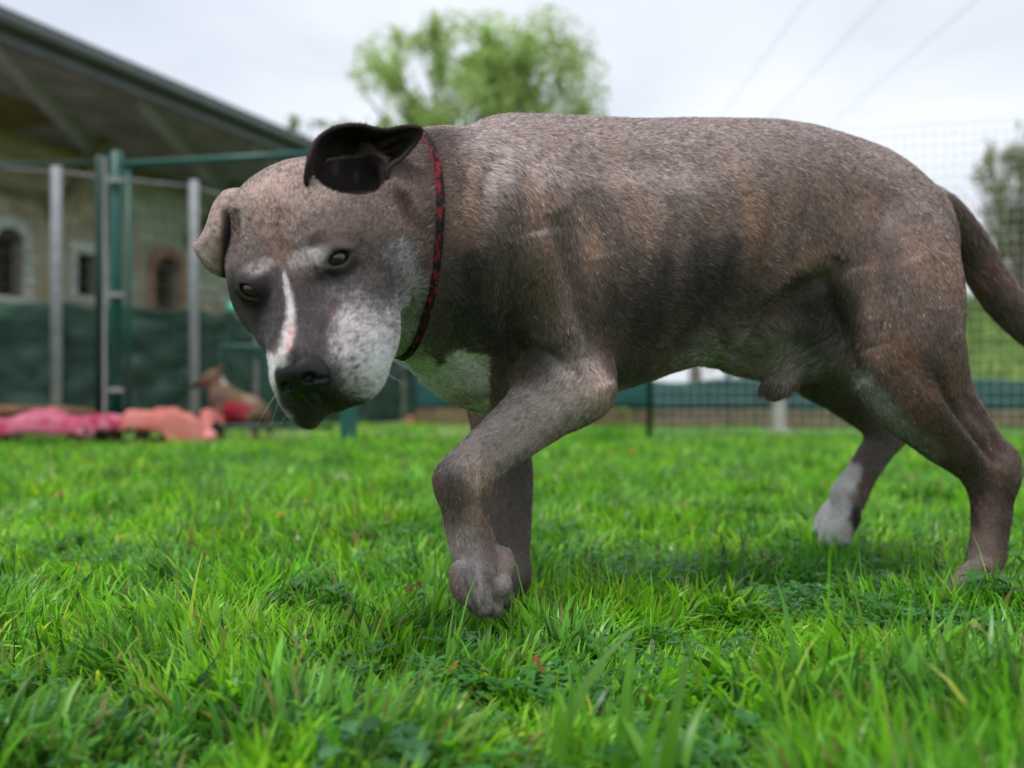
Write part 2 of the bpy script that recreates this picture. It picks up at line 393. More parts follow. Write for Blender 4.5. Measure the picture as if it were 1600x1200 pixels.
for x0, a in ((985, .9), (1035, 1.2), (1085, 1.5), (1135, 1.7), (1182, 1.6)):
    sculpt([(x0 + 30, 300), (x0 + 22, 380), (x0, 460), (x0 - 30, 520)], 9, -a, 1.3)
    sculpt([(x0 + 55, 300), (x0 + 47, 380), (x0 + 25, 460), (x0 - 5, 520)], 9, a, 1.3)
sculpt([(890, 250), (960, 262), (1050, 262), (1150, 262)], 16, -1.6, 1.3); sculpt([(905, 300), (925, 340), (935, 400)], 12, -2.5, B)
sculpt([(850, 250), (875, 300), (890, 350)], 14, 2.5, B); sculpt([(1400, 300), (1375, 350), (1365, 420)], 14, -2, 1.3); sculpt([(1445, 330), (1470, 400), (1475, 480)], 14, -2, 1.3)
sculpt([(1395, 560), (1430, 600), (1480, 650), (1530, 700)], 10, 2.5, 1.3); sculpt([(1520, 610), (1545, 660), (1570, 705)], 5, 2, 1.3)
sculpt([(860, 640), (800, 690), (750, 725)], 8, -1.5, B); sculpt([(840, 620), (790, 660), (740, 700)], 8, 1.2, B)
sculpt([(730, 790), (738, 850)], 6, 1.5, B); sculpt([(752, 760), (757, 850)], 4, -1.5, B)
sculpt([(727, 905), (741, 948)], 2.2, -3, B, .2); sculpt([(745, 910), (760, 957)], 2.2, -3, B, .2); sculpt([(765, 908), (780, 950)], 2.2, -3, B, .2)
sculpt([(1130, 540), (1200, 520), (1260, 500)], 12, 2.5, 1.3); sculpt([(700, 470), (720, 540), (770, 590)], 9, -2.5, B); sculpt([(1500, 780), (1530, 840)], 6, -1.5, 1.3)
GAIN = 1.25
# face
sculpt([(432, 330), (436, 370), (442, 420), (446, 450)], 5, -2.5)
sculpt([(450, 330), (455, 360), (470, 380)], 3, -1.3); sculpt([(420, 320), (410, 345), (408, 365)], 3, -1.5); sculpt([(434, 318), (428, 340), (424, 362)], 3, 1.3)
sculpt([(405, 330), (392, 350), (385, 372)], 3, -1.2); sculpt([(462, 320), (472, 345), (490, 360)], 3, 1.0)
sculpt([(478, 396), (500, 380), (528, 374), (556, 384)], 3, -1.6); sculpt([(470, 385), (500, 366), (535, 362), (565, 374)], 6, 1.8)
sculpt([(500, 420), (520, 434), (545, 428), (560, 410)], 2.6, -1.4); sculpt([(496, 432), (520, 446), (552, 438)], 3, 1)
sculpt([(370, 440), (385, 428), (402, 432)], 3, -1.5); sculpt([(378, 474), (392, 484), (408, 480)], 3, -1.4)
sculpt([(512, 450), (530, 480), (560, 500), (590, 515)], 5, -1.2)
sculpt([(560, 455), (590, 490), (608, 515), (612, 550)], 4, -1.3)
sculpt([(520, 470), (512, 520), (515, 560)], 5, -1.6)
sculpt([(632, 300), (646, 360), (650, 430), (640, 500)], 6, -4, 1.0)
sculpt([(610, 290), (628, 330), (645, 360)], 5, -2, 1.0); sculpt([(618, 280), (640, 320), (660, 350)], 5, 2, 1.0)
NRM = vnormals(V, F)
low = fbm(V, 22, 3, 3) - .5; V = V + NRM * (low * .0022)[:, None]
sculpt([(352, 325), (352, 370), (358, 415)], 11, -9, 1.0, .2)
# ---- ears: thin cupped sheets grown into the same skin
def sheet(grid, nu, nv, th, closed=False):
    """grid [rows][cols] of points -> smooth double-walled sheet (V, F)"""
    G = np.array(grid, float)
    def up(G, n, closed=False):
        m = len(G); 
        if closed: t = np.arange(n) / n * m
        else: t = np.linspace(0, m - 1, n)
        i = np.floor(t).astype(int)
        if not closed: i = np.minimum(i, m - 2)
        f = (t - i)[:, None, None]
        g = (lambda j: G[j % m]) if closed else (lambda j: np.where((j < 0)[:, None, None], 2 * G[0] - G[1], np.where((j >= m)[:, None, None], 2 * G[-1] - G[-2], G[np.clip(j, 0, m - 1)])))
        p0, p1, p2, p3 = g(i - 1), g(i), g(i + 1), g(i + 2)
        return 0.5 * (2 * p1 + (p2 - p0) * f + (2 * p0 - 5 * p1 + 4 * p2 - p3) * f * f + (3 * p1 - p0 - 3 * p2 + p3) * f ** 3)
    G = up(G, nu); G = up(G.transpose(1, 0, 2), nv, closed).transpose(1, 0, 2)
    a, b = nu, nv
    id_ = np.arange(a * b).reshape(a, b)
    cols = np.arange(b if closed else b - 1); nx = (cols + 1) % b
    Q = np.stack([id_[:-1][:, cols], id_[1:][:, cols], id_[1:][:, nx], id_[:-1][:, nx]], -1).reshape(-1, 4)
    P = G.reshape(-1, 3); n = vnormals(P, Q)
    tt = th if np.isscalar(th) else np.interp(np.repeat(np.linspace(0, 1, a), b), np.linspace(0, 1, len(th)), th)[:, None]
    VV = np.concatenate([P + n * tt / 2, P - n * tt / 2]); o = a * b
    FF = [Q, (Q + o)[:, ::-1]]
    def rim(l, rev, close=False):
        l = list(l); 
        if close: l = l + [l[0]]
        q = np.array([(l[i], l[i + 1], l[i + 1] + o, l[i] + o) for i in range(len(l) - 1)])
        FF.append(q[:, ::-1] if rev else q)
    rim(id_[0], False, closed); rim(id_[-1], True, closed)
    if not closed: rim(id_[:, 0], True); rim(id_[:, -1], False)
    return VV, np.concatenate(FF)
# the ear on the left side of the head, blown open: rim loop, mid loop, deep loop, centre
rim = [(480, 292, 0.822), (482, 250, 0.814), (494, 220, 0.822), (522, 200, 0.830), (560, 195, 0.837), (600, 203, 0.840), (636, 197, 0.847), (659, 201, 0.852), (653, 219, 0.854), (630, 246, 0.848), (606, 266, 0.838), (606, 298, 0.842), (578, 304, 0.850), (522, 300, 0.848)]
cen = np.array([553, 258, .872])
loops = []
for k_, (sc_, dp) in enumerate(((1.0, 0), (.93, .006), (.78, .017), (.55, .020), (.3, .012), (.05, .004))):
    row = []
    for j, p in enumerate(rim):
        p = np.array(p); q = cen + (p - cen) * sc_; q[2] = p[2] + (cen[2] - p[2]) * (1 - sc_) + dp
        if j in (6, 7, 8): q[2] -= dp * 0.7
        q[2] += 0.0035 * math.sin(j * 1.9 + k_ * 2.1) * (sc_ < .9) * (sc_ > .2)
        row.append(W(*q))
    loops.append(row)
EL = sheet(loops, 34, 72, [.003, .0045, .005, .005, .005], closed=True)
# the ear on the right side of the head, folded over and hanging
er = [[(408, 318, .850), (394, 303, .860), (372, 297, .872), (352, 301, .880), (345, 312, .890)],
      [(404, 335, .858), (380, 318, .862), (355, 307, .862), (338, 318, .872), (333, 335, .892)],
      [(400, 360, .868), (378, 345, .878), (353, 330, .852), (331, 343, .862), (325, 356, .885)],
      [(396, 385, .875), (374, 375, .885), (350, 362, .850), (324, 366, .856), (316, 372, .872)],
      [(392, 410, .880), (371, 405, .885), (349, 395, .852), (318, 388, .854), (304, 385, .862)],
      [(388, 430, .884), (370, 428, .884), (351, 421, .862), (332, 413, .858), (315, 404, .862)],
      [(385, 440, .886), (372, 438, .882), (356, 433, .872), (343, 429, .866), (330, 423, .864)]]
rg = np.random.default_rng(5)
er = [[W(*(np.array(p) + [0, 0, 0.002 * math.sin(i * 2.3 + j * 1.7)])) for j, p in enumerate(r)] for i, r in enumerate(er)]
ER = sheet(er, 48, 40, .0045)
for EV, EF in (EL, ER):
    F = np.concatenate([F, EF + len(V)]); V = np.concatenate([V, EV])
NRM = vnormals(V, F)
# ---- nose pad
NC = H(96, 0, -22); ns = .0007
nose = Field(*[np.arange(NC[a] - .038, NC[a] + .038, ns) for a in range(3)])
NTa = R(22); NS = .00114; NFv, NUv = HF * math.cos(NTa) + HU * math.sin(NTa), HU * math.cos(NTa) - HF * math.sin(NTa); NA = np.array([NFv, HL, NUv])
def NP(f, l, u): return H(93, 0, -25) + NS * ((f - 92) * NFv + l * HL + (u + 22) * NUv)
def ne(f, l, u, rf, rl, ru, k=.004, op='u'): nose.ell(NP(f, l, u), (rf * NS, rl * NS, ru * NS * 1.03), NA, k=k, op=op)
ne(89, 0, -17, 14, 17, 12); ne(95, 0, -18, 12, 15, 12); ne(92, 9, -24, 12, 10.5, 12); ne(92, -9, -24, 12, 10.5, 12); ne(94, 0, -34, 9, 6, 12)
for s in (-1, 1):
    ne(106, s * 8.5, -21, 7, 4.6, 4.0, k=.002, op='s')
    nose.cone(NP(105, s * 11, -23), NP(97, s * 19, -29), .0023, .0012, k=.002, op='s')
nose.cone(NP(107.5, 0, -14), NP(104, 0, -44), .0006, .0008, k=.0025, op='s')
NV, NF = nose.mesh(); NV = smooth_v(NV, NF, 2)
# ---------------------------------------------------------------- coat colours: its markings, plus some light and shade painted in
def proj(P):
    Y = np.maximum(P[:, 1], .1); return 800 + P[:, 0] / Y * FOC, HY - (P[:, 2] - CAMZ) / Y * FOC
vpx, vpy = proj(V)
COL = np.tile(np.array([.145, .106, .086]), (len(V), 1))
def mixc(m, c): 
    global COL
    m = np.clip(m, 0, 1)[:, None]; COL = COL * (1 - m) + np.asarray(c) * m
def linemask(pts, w0, w1=None, soft=.5):
    P = np.array(pts, float); best = np.full(len(V), 1e9); n = len(P) - 1; w1 = w0 if w1 is None else w1
    for i in range(n):
        a, b = P[i], P[i + 1]; ab = b - a
        t = np.clip(((vpx - a[0]) * ab[0] + (vpy - a[1]) * ab[1]) / (ab @ ab + 1e-9), 0, 1)
        w = w0 + (w1 - w0) * (i + t) / n
        best = np.minimum(best, np.hypot(vpx - a[0] - t * ab[0], vpy - a[1] - t * ab[1]) / w)
    wob = (fbm(V, 90, 11, 3) - .5) * .9
    return 1 - sstep(1 - soft, 1 + soft, best + wob)
def blob(x, y, rx, ry, soft=.5, rot=0):
    c, s_ = math.cos(rot), math.sin(rot); dx, dy = vpx - x, vpy - y
    d = np.hypot((dx * c + dy * s_) / rx, (-dx * s_ + dy * c) / ry) + (fbm(V, 70, 21, 3) - .5) * .8
    return 1 - sstep(1 - soft, 1 + soft, d)
near = V[:, 1] < 1.26
head = sstep(.99, .93, V[:, 1]) * sstep(-.03, -.08, V[:, 0]) * (V[:, 2] > .2)
# brindle: tall warm and dark bands over the barrel
sq = (V - SA) @ np.array([TD[0], TD[1], 0])
bp = np.column_stack([sq * 1.0 + V[:, 2] * .22, V[:, 1] * .4, V[:, 2] * .30])
b1 = fbm(bp, 24, 31, 3); b2 = fbm(bp, 55, 37, 3); b3 = fbm(V, 16, 41, 3)
mixc(sstep(.50, .68, b1) * .55 * (1 - head), (.225, .142, .098))
mixc(sstep(.52, .30, b1) * sstep(.35, .6, b3) * .6 * (1 - head), (.072, .062, .060))
mixc(sstep(.52, .72, b2) * .30 * (1 - head), (.25, .165, .115))
mixc(sstep(.50, .70, b3) * .30 * (1 - head), (.20, .175, .16))
TAN = (.26, .155, .098); DARK = (.050, .044, .044); SIL = (.33, .31, .30); WHI = (.62, .60, .57)
up = sstep(.1, .9, NRM[:, 2]); mixc(up * .72 * (1 - head), (.33, .285, .26))  # light from above painted into the coat on up-facing fur
mixc(linemask([(680, 250), (705, 330), (700, 400)], 26) * .5 * near, TAN)
mixc(linemask([(740, 250), (735, 330), (745, 400)], 12) * .3 * near, TAN); mixc(linemask([(790, 240), (830, 262), (845, 290)], 10) * .4, (.30, .24, .20))
mixc(linemask([(925, 380), (935, 470), (945, 540)], 16) * .4, TAN); mixc(linemask([(975, 500), (968, 560)], 16) * .45, TAN)
mixc(linemask([(1180, 330), (1185, 400), (1150, 450)], 22) * .5, TAN); mixc(linemask([(1290, 390), (1240, 420), (1200, 445)], 12) * .5, TAN)
for pts, w, a in (([(740, 430), (755, 500), (790, 520)], 32, .75), ([(840, 590), (850, 560), (890, 540)], 18, .7), ([(1030, 420), (1010, 500), (990, 570)], 26, .5),
                  ([(1110, 400), (1105, 470), (1080, 530)], 24, .55), ([(1150, 380), (1140, 450)], 16, .5), ([(950, 450), (960, 580)], 20, .45), ([(1260, 450), (1290, 480)], 26, .8), ([(720, 420), (700, 500), (680, 540)], 26, .7),
                  ([(1320, 420), (1330, 520)], 18, .35)):
    mixc(linemask(pts, w) * a * near, DARK)
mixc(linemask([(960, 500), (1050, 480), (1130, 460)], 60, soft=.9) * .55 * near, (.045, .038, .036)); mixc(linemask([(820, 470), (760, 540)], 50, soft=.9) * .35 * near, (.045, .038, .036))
# limbs
mixc(blob(935, 610, 22, 34) * .6 * near, TAN); mixc(linemask([(900, 600), (840, 640), (770, 690)], 46, soft=.8) * .6 * near * (V[:, 1] < 1.1), (.25, .205, .18))
mixc(blob(755, 740, 30, 26) * .45 * near, (.27, .18, .12)); mixc(blob(705, 770, 22, 45) * .5 * near, DARK); mixc(linemask([(720, 860), (745, 900), (770, 930)], 32) * .5 * near, SIL)
mixc(blob(792, 885, 12, 20) * .8 * (V[:, 1] < 1.1), (.40, .31, .27)); mixc(blob(728, 905, 16, 26) * .5 * near, DARK)
mixc(linemask([(800, 740), (800, 880)], 50) * .6 * (V[:, 1] > 1.12) * (V[:, 1] < 1.3), (.15, .135, .13))
mixc(linemask([(1400, 560), (1440, 620), (1450, 660)], 30) * .55 * (V[:, 1] < 1.3), TAN); mixc(linemask([(1345, 590), (1400, 660), (1460, 705)], 16) * .7 * (V[:, 1] < 1.3), (.30, .30, .27))
mixc(linemask([(1490, 560), (1500, 620)], 14) * .5 * near, TAN); mixc(blob(1575, 800, 20, 60) * .6 * near, DARK); mixc(blob(1545, 760, 24, 60) * .25 * near, TAN)
fh = (V[:, 1] > 1.3)
mixc(linemask([(1332, 738), (1308, 775), (1292, 830)], 16, 34) * fh * (vpx > 1250) * .9, (.66, .61, .58)); mixc(blob(1380, 700, 34, 50) * fh * .5, (.20, .18, .18))
mixc(blob(1338, 808, 8, 20) * fh * .95, (.02, .017, .017)); mixc(linemask([(1270, 590), (1340, 640)], 30) * fh * .4, DARK)
# belly and groin
mixc(linemask([(1110, 548), (1170, 545), (1230, 540), (1290, 545)], 34, 40) * .55 * sstep(.35, .1, NRM[:, 2]), (.32, .295, .27)); mixc(linemask([(1240, 530), (1222, 580)], 18) * .5, (.42, .36, .30))
mixc(blob(1209, 612, 18, 12) * .85, (.10, .07, .055)); mixc(blob(1265, 500, 40, 34) * .6, (.07, .062, .056)); mixc(linemask([(1130, 556), (1060, 568)], 14) * .5, (.26, .25, .2))
# tail
tl = V[:, 0] > W(1465, 300, 1.32)[0] + 0
tl = tl & (vpx > 1478) & (vpy < 640) & (V[:, 1] > 1.28)
mixc(tl * .55, (.095, .070, .062)); mixc(tl * sstep(.5, .7, b2) * .4, (.22, .13, .10))
# chest: white bib
bib = linemask([(632, 535), (660, 570), (700, 600), (745, 612), (800, 614)], 34, 26, soft=.25) * (vpy > 520) * (V[:, 1] < 1.22)
bib = np.maximum(bib, blob(722, 572, 40, 24, soft=.25)); bib *= (NRM[:, 2] < .5) * (V[:, 1] > .90) * (1 - (vpx > 765) * (V[:, 1] < 1.10))
bib *= 1 - linemask([(668, 520), (680, 548), (684, 560)], 15, 10, soft=.3)
bib *= 1 - sstep(640, 655, vpy)
mixc(bib, (.80, .80, .62)); mixc(blob(735, 622, 45, 14) * .6 * (V[:, 1] > 1), (.10, .09, .06))
# face
hd = head
mixc(hd * 1.0, (.054, .042, .036))
mixc(blob(440, 300, 100, 60, rot=-.3, soft=.7) * hd * .88, (.345, .245, .195))
mixc(blob(620, 290, 60, 60) * hd * .5, (.20, .13, .095)); mixc(linemask([(622, 300), (655, 400), (650, 500)], 26) * hd * .6, (.16, .10, .072))
mixc(linemask([(430, 330), (440, 400), (462, 420)], 26, 16) * hd * .7, (.21, .130, .088)); mixc(blob(570, 340, 50, 40) * hd * .4, (.20, .14, .10))
mixc(blob(380, 370, 26, 60) * hd * .6, (.17, .135, .12)); mixc(blob(385, 345, 24, 40) * hd * .3, TAN)
mixc(blob(498, 330, 60, 40) * hd * .3, (.17, .13, .11))
mixc(linemask([(440, 440), (420, 500), (410, 540)], 22) * hd * .6, (.07, .06, .058))
mixc(blob(394, 458, 38, 30) * hd * .95, (.018, .015, .015)); mixc(blob(415, 475, 22, 28, soft=.7) * hd * .6, (.035, .03, .028)); mixc(blob(527, 405, 30, 19) * hd * .92, (.022, .018, .018)); mixc(linemask([(545, 396), (562, 386)], 7) * hd * .8, (.03, .025, .024)); mixc(blob(545, 425, 30, 16) * hd * .5, (.05, .045, .045))  # dark eye rims; the extra shade round the far eye is painted in
mixc(blob(482, 408, 27, 18, soft=.7, rot=-.35) * hd * .85, (.46, .43, .41)); mixc(blob(408, 418, 22, 12, soft=.6, rot=-.2) * hd * .65, (.34, .31, .30))
mixc(blob(600, 440, 30, 30) * hd * .2, SIL)
mixc(linemask([(625, 400), (638, 450), (630, 500)], 24) * hd * .65, (.32, .31, .31))
mixc(linemask([(555, 490), (600, 510), (625, 550)], 46, soft=.8) * hd * .55, (.34, .33, .32))
mixc(linemask([(545, 535), (580, 560), (590, 600)], 52, 44, soft=1.0) * hd * .85, (.52, .50, .49))
mixc(blob(602, 565, 36, 46, soft=.9) * hd * .6, (.60, .58, .57))
mixc(linemask([(495, 470), (490, 520), (495, 550)], 18) * hd * .7, (.09, .075, .068)); mixc(blob(520, 480, 10, 14) * hd * .8, (.13, .05, .04))
mixc(linemask([(444, 428), (452, 465), (455, 500), (447, 540), (438, 570), (426, 592)], 2.5, 15, soft=.8) * hd * .9, (.62, .60, .58))
mixc(linemask([(455, 515), (450, 545)], 6) * hd * .8, (.72, .45, .42))
mixc(linemask([(421, 570), (420, 600), (432, 640), (455, 655)], 15, 9, soft=.4) * hd * (vpx < 470), (.66, .65, .62))
mixc(blob(452, 655, 22, 12) * hd * .4, (.3, .28, .27)); mixc(blob(475, 648, 20, 17, soft=.35) * hd, (.030, .026, .026)); mixc(blob(460, 625, 24, 22, soft=.4) * hd, (.035, .03, .03))
mixc(linemask([(505, 600), (520, 625), (560, 634)], 20, 9) * hd * .85, (.045, .04, .04)); mixc(blob(517, 590, 18, 30) * hd * .6, (.10, .09, .088)); mixc(blob(482, 545, 30, 14) * hd * .6, (.07, .06, .058))
mixc(linemask([(480, 440), (500, 500), (490, 545)], 26, soft=.7) * hd * .55, (.045, .036, .032)); mixc(blob(585, 440, 40, 30, soft=.7) * hd * .5, (.065, .054, .045)); mixc(blob(383, 505, 16, 30) * hd * .7, (.05, .043, .036)); mixc(linemask([(500, 612), (525, 632), (575, 634)], 17, 8, soft=.6) * hd * .9, (.028, .024, .024)); mixc(blob(500, 610, 26, 22, soft=.6) * hd * .8, (.03, .026, .026))
# whisker spots
rg = np.random.default_rng(11)
for i in range(46):
    x, y = 540 + rg.normal(0, 24), 578 + rg.normal(0, 24)
    mixc((1 - sstep(1.2, 3.0, np.hypot(vpx - x, vpy - y))) * hd * .75, (.06, .055, .055))
# ears: the last sheets in the skin
nL, nR = len(EL[0]), len(ER[0]); iL, iR = len(V) - nR - nL, len(V) - nR
cm = np.zeros(len(V)); cm[iL:iR] = 1
inner = cm * (((NRM * np.array([0, -1, 0])).sum(1) > 0.0)) 
half = nL // 2; inn = np.zeros(len(V)); 
vis = (NRM[iL:iR] * (V[iL:iR] - np.array([0, 0, CAMZ]))).sum(1) < 0
inn[iL:iR] = vis
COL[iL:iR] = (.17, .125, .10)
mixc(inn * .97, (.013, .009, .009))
cm2 = np.zeros(len(V)); cm2[iR:] = 1
COL[iR:] = (.27, .205, .165)
mixc(cm2 * sstep(340, 352, vpx) * .0, DARK); mixc(cm2 * sstep(340, 350, vpx) * sstep(318, 330, vpy), (.03, .02, .02)); mixc(cm2 * blob(318, 380, 14, 30) * .3, (.33, .29, .27))  # shade of the gap behind the folded flap, painted dark
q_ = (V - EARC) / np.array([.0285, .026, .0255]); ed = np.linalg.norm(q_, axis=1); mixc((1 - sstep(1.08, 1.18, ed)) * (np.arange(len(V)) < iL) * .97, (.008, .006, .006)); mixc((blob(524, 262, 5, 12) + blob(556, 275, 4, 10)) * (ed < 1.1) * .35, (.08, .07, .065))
mixc(hd * (COL.mean(1) > .03) * sstep(.48, .66, fbm(V * np.array([1, 1, 2.2]), 230, 55, 3)) * .5 * (1 - sstep(.45, .60, COL.mean(1))), (.05, .04, .036))
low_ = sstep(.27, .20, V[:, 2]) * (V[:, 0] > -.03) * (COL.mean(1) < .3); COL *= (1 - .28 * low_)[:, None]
COL *= 1.47
def mul(m, f):
    global COL
    m = np.clip(m, 0, 1)[:, None]; COL = COL * (1 - m) + COL * np.asarray(f) * m
nf = near * (1 - hd)  # local tone gains follow: paler shoulder and forearm, darker flank and hock
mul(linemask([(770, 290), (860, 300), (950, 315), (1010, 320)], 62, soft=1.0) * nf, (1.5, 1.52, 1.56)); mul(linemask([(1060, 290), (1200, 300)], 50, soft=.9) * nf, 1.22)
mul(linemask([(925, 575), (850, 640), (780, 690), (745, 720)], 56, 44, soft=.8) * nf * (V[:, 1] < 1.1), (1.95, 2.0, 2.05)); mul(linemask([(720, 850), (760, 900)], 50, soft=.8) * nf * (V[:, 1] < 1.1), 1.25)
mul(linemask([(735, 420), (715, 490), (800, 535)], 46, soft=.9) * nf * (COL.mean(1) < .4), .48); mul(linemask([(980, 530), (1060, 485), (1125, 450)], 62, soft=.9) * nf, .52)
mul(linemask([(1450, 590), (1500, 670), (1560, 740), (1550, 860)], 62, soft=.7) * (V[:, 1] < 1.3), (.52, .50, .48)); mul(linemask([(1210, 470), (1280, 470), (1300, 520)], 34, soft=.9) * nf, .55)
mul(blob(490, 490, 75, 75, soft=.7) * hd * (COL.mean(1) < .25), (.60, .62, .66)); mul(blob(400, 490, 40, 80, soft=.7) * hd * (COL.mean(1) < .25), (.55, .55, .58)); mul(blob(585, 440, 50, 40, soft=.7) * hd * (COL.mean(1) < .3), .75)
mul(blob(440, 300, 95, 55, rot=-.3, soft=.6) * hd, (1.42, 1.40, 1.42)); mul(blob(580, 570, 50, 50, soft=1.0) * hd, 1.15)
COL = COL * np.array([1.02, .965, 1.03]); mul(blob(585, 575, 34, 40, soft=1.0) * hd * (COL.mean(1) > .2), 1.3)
COL = np.minimum(COL, .84)
COL *= (1 + (fbm(V, 300, 51, 2) - .5) * .35)[:, None]

# ---------------------------------------------------------------- materials
def mat(name):
    m = bpy.data.materials.new(name); m.use_nodes = True
    return m, m.node_tree, m.node_tree.nodes['Principled BSDF'], m.node_tree.links.new
def plain(name, col, rough=.6, metal=0, noise=.15, scale=8, bump=0, spec=.5):
    m, t, p, L = mat(name)
    tc = N('ShaderNodeTexCoord', t); n = N('ShaderNodeTexNoise', t); n.inputs['Scale'].default_value = scale; n.inputs['Detail'].default_value = 5
    L(tc.outputs['Object'], n.inputs[0])
    rp = N('ShaderNodeValToRGB', t); c = np.array(col)
    rp.color_ramp.elements[0].position = .3; rp.color_ramp.elements[1].position = .7
    rp.color_ramp.elements[0].color = (*(c * (1 - noise)), 1); rp.color_ramp.elements[1].color = (*np.minimum(c * (1 + noise), 1), 1)
    L(n.outputs[0], rp.inputs[0]); L(rp.outputs[0], p.inputs['Base Color'])
    p.inputs['Roughness'].default_value = rough; p.inputs['Metallic'].default_value = metal; p.inputs['Specular IOR Level'].default_value = spec
    if bump:
        b = N('ShaderNodeBump', t); b.inputs['Strength'].default_value = bump; b.inputs['Distance'].default_value = .01
        L(n.outputs[0], b.inputs['Height']); L(b.outputs[0], p.inputs['Normal'])
    return m
def attr_mat(name, attr, rough=.7, spec=.3, mul=1.0, transl=0.0):
    m, t, p, L = mat(name)
    a = N('ShaderNodeAttribute', t, attribute_name=attr)
    L(a.outputs['Color'], p.inputs['Base Color']); p.inputs['Roughness'].default_value = rough; p.inputs['Specular IOR Level'].default_value = spec
    if mul != 1.0:
        v = N('ShaderNodeVectorMath', t, operation='SCALE'); v.inputs['Scale'].default_value = mul
        L(a.outputs['Color'], v.inputs[0]); L(v.outputs[0], p.inputs['Base Color'])
    if transl:
        tr = N('ShaderNodeBsdfTranslucent', t); L(a.outputs['Color'], tr.inputs[0])
        ms = N('ShaderNodeMixShader', t); ms.inputs[0].default_value = transl
        L(p.outputs[0], ms.inputs[1]); L(tr.outputs[0], ms.inputs[2]); L(ms.outputs[0], t.nodes['Material Output'].inputs[0])
    return m
M_skin = attr_mat('coat_skin', 'coat', .75, .2, .85)
M_fur = attr_mat('coat_hair', 'coat', .40, .55, 1.0, .12)
# ---------------------------------------------------------------- the dog's objects
DOG = empty('dog', (0.25, 1.2, 0.0))
tag(DOG, 'large grey brindle dog with white blaze, walking with lowered head in the foreground grass', 'dog')
DOG_OFF = -np.array([0.25, 1.2, 0.0])
def dpart(name, Vv, Ff, m, smooth=True):
    return link(name, mesh_np(name, np.asarray(Vv) + DOG_OFF, Ff, smooth), m, DOG)
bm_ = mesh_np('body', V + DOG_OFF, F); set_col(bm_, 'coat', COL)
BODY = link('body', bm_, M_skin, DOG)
M_nose, t, p, L = mat('wet_nose')
n = N('ShaderNodeTexVoronoi', t); n.inputs['Scale'].default_value = 900; b = N('ShaderNodeBump', t); b.inputs['Strength'].default_value = .35; b.inputs['Distance'].default_value = .0006
tc = N('ShaderNodeTexCoord', t); L(tc.outputs['Object'], n.inputs['Vector']); L(n.outputs['Distance'], b.inputs['Height']); L(b.outputs[0], p.inputs['Normal'])
p.inputs['Specular IOR Level'].default_value = .35; p.inputs['Base Color'].default_value = (.009, .008, .010, 1); p.inputs['Roughness'].default_value = .38
dpart('nose', NV, NF, M_nose)
# eyes
M_eye, t, p, L = mat('eye')
tc = N('ShaderNodeTexCoord', t); sp = N('ShaderNodeSeparateXYZ', t); L(tc.outputs['Object'], sp.inputs[0])
rp = N('ShaderNodeValToRGB', t); els = rp.color_ramp.elements
els[0].position = 0.0; els[0].color = (.25, .2, .19, 1); els[1].position = 1.0; els[1].color = (.002, .002, .002, 1)
for pos, c in ((.60, (.25, .20, .19)), (.66, (.012, .008, .006)), (.70, (.045, .016, .006)), (.86, (.075, .028, .009)), (.915, (.03, .012, .006)), (.93, (.003, .002, .002))):
    e = els.new(pos); e.color = (*c, 1)
mr = N('ShaderNodeMath', t, operation='DIVIDE'); mr.inputs[1].default_value = .0108; L(sp.outputs['Z'], mr.inputs[0]); L(mr.outputs[0], rp.inputs[0]); L(rp.outputs[0], p.inputs['Base Color'])
p.inputs['Roughness'].default_value = .25; p.inputs['Coat Weight'].default_value = 1.0; p.inputs['Coat Roughness'].default_value = .03
def uvs(r, nu=40, nv=24):
    P = [(0, 0, r)]
    for i in range(1, nv):
        a = math.pi * i / nv
        P += [(r * math.sin(a) * math.cos(2 * math.pi * j / nu), r * math.sin(a) * math.sin(2 * math.pi * j / nu), r * math.cos(a)) for j in range(nu)]
    P.append((0, 0, -r)); Fq = []
    for j in range(nu): Fq.append((0, 1 + j, 1 + (j + 1) % nu, 1 + (j + 1) % nu))
    for i in range(nv - 2):
        for j in range(nu): Fq.append((1 + i * nu + j, 1 + (i + 1) * nu + j, 1 + (i + 1) * nu + (j + 1) % nu, 1 + i * nu + (j + 1) % nu))
    l = 1 + (nv - 2) * nu
    for j in range(nu): Fq.append((l + j, len(P) - 1, len(P) - 1, l + (j + 1) % nu))
    return P, Fq
from mathutils import Matrix, Vector
def mesh_py(name, P, Fq, smooth=True):
    me = bpy.data.meshes.new(name)
    Fq = [tuple(dict.fromkeys(f)) for f in Fq]
    me.from_pydata([tuple(map(float, p)) for p in P], [], [f for f in Fq if len(f) > 2]); me.polygons.foreach_set('use_smooth', [smooth] * len(me.polygons)); me.update()
    return me
P, Fq = uvs(.0108); eye_me = mesh_py('eye', P, Fq); eye_me.materials.append(M_eye)
for e, d, h, v in EYES:
    g = nrm(d * .55 + np.array([0.02, -1, -.12]) * .45)
    o = link('eye', eye_me, None, DOG); o.location = Vector(e + DOG_OFF); o.rotation_mode = 'QUATERNION'
    o.rotation_quaternion = Vector(g).to_track_quat('Z', 'Y')
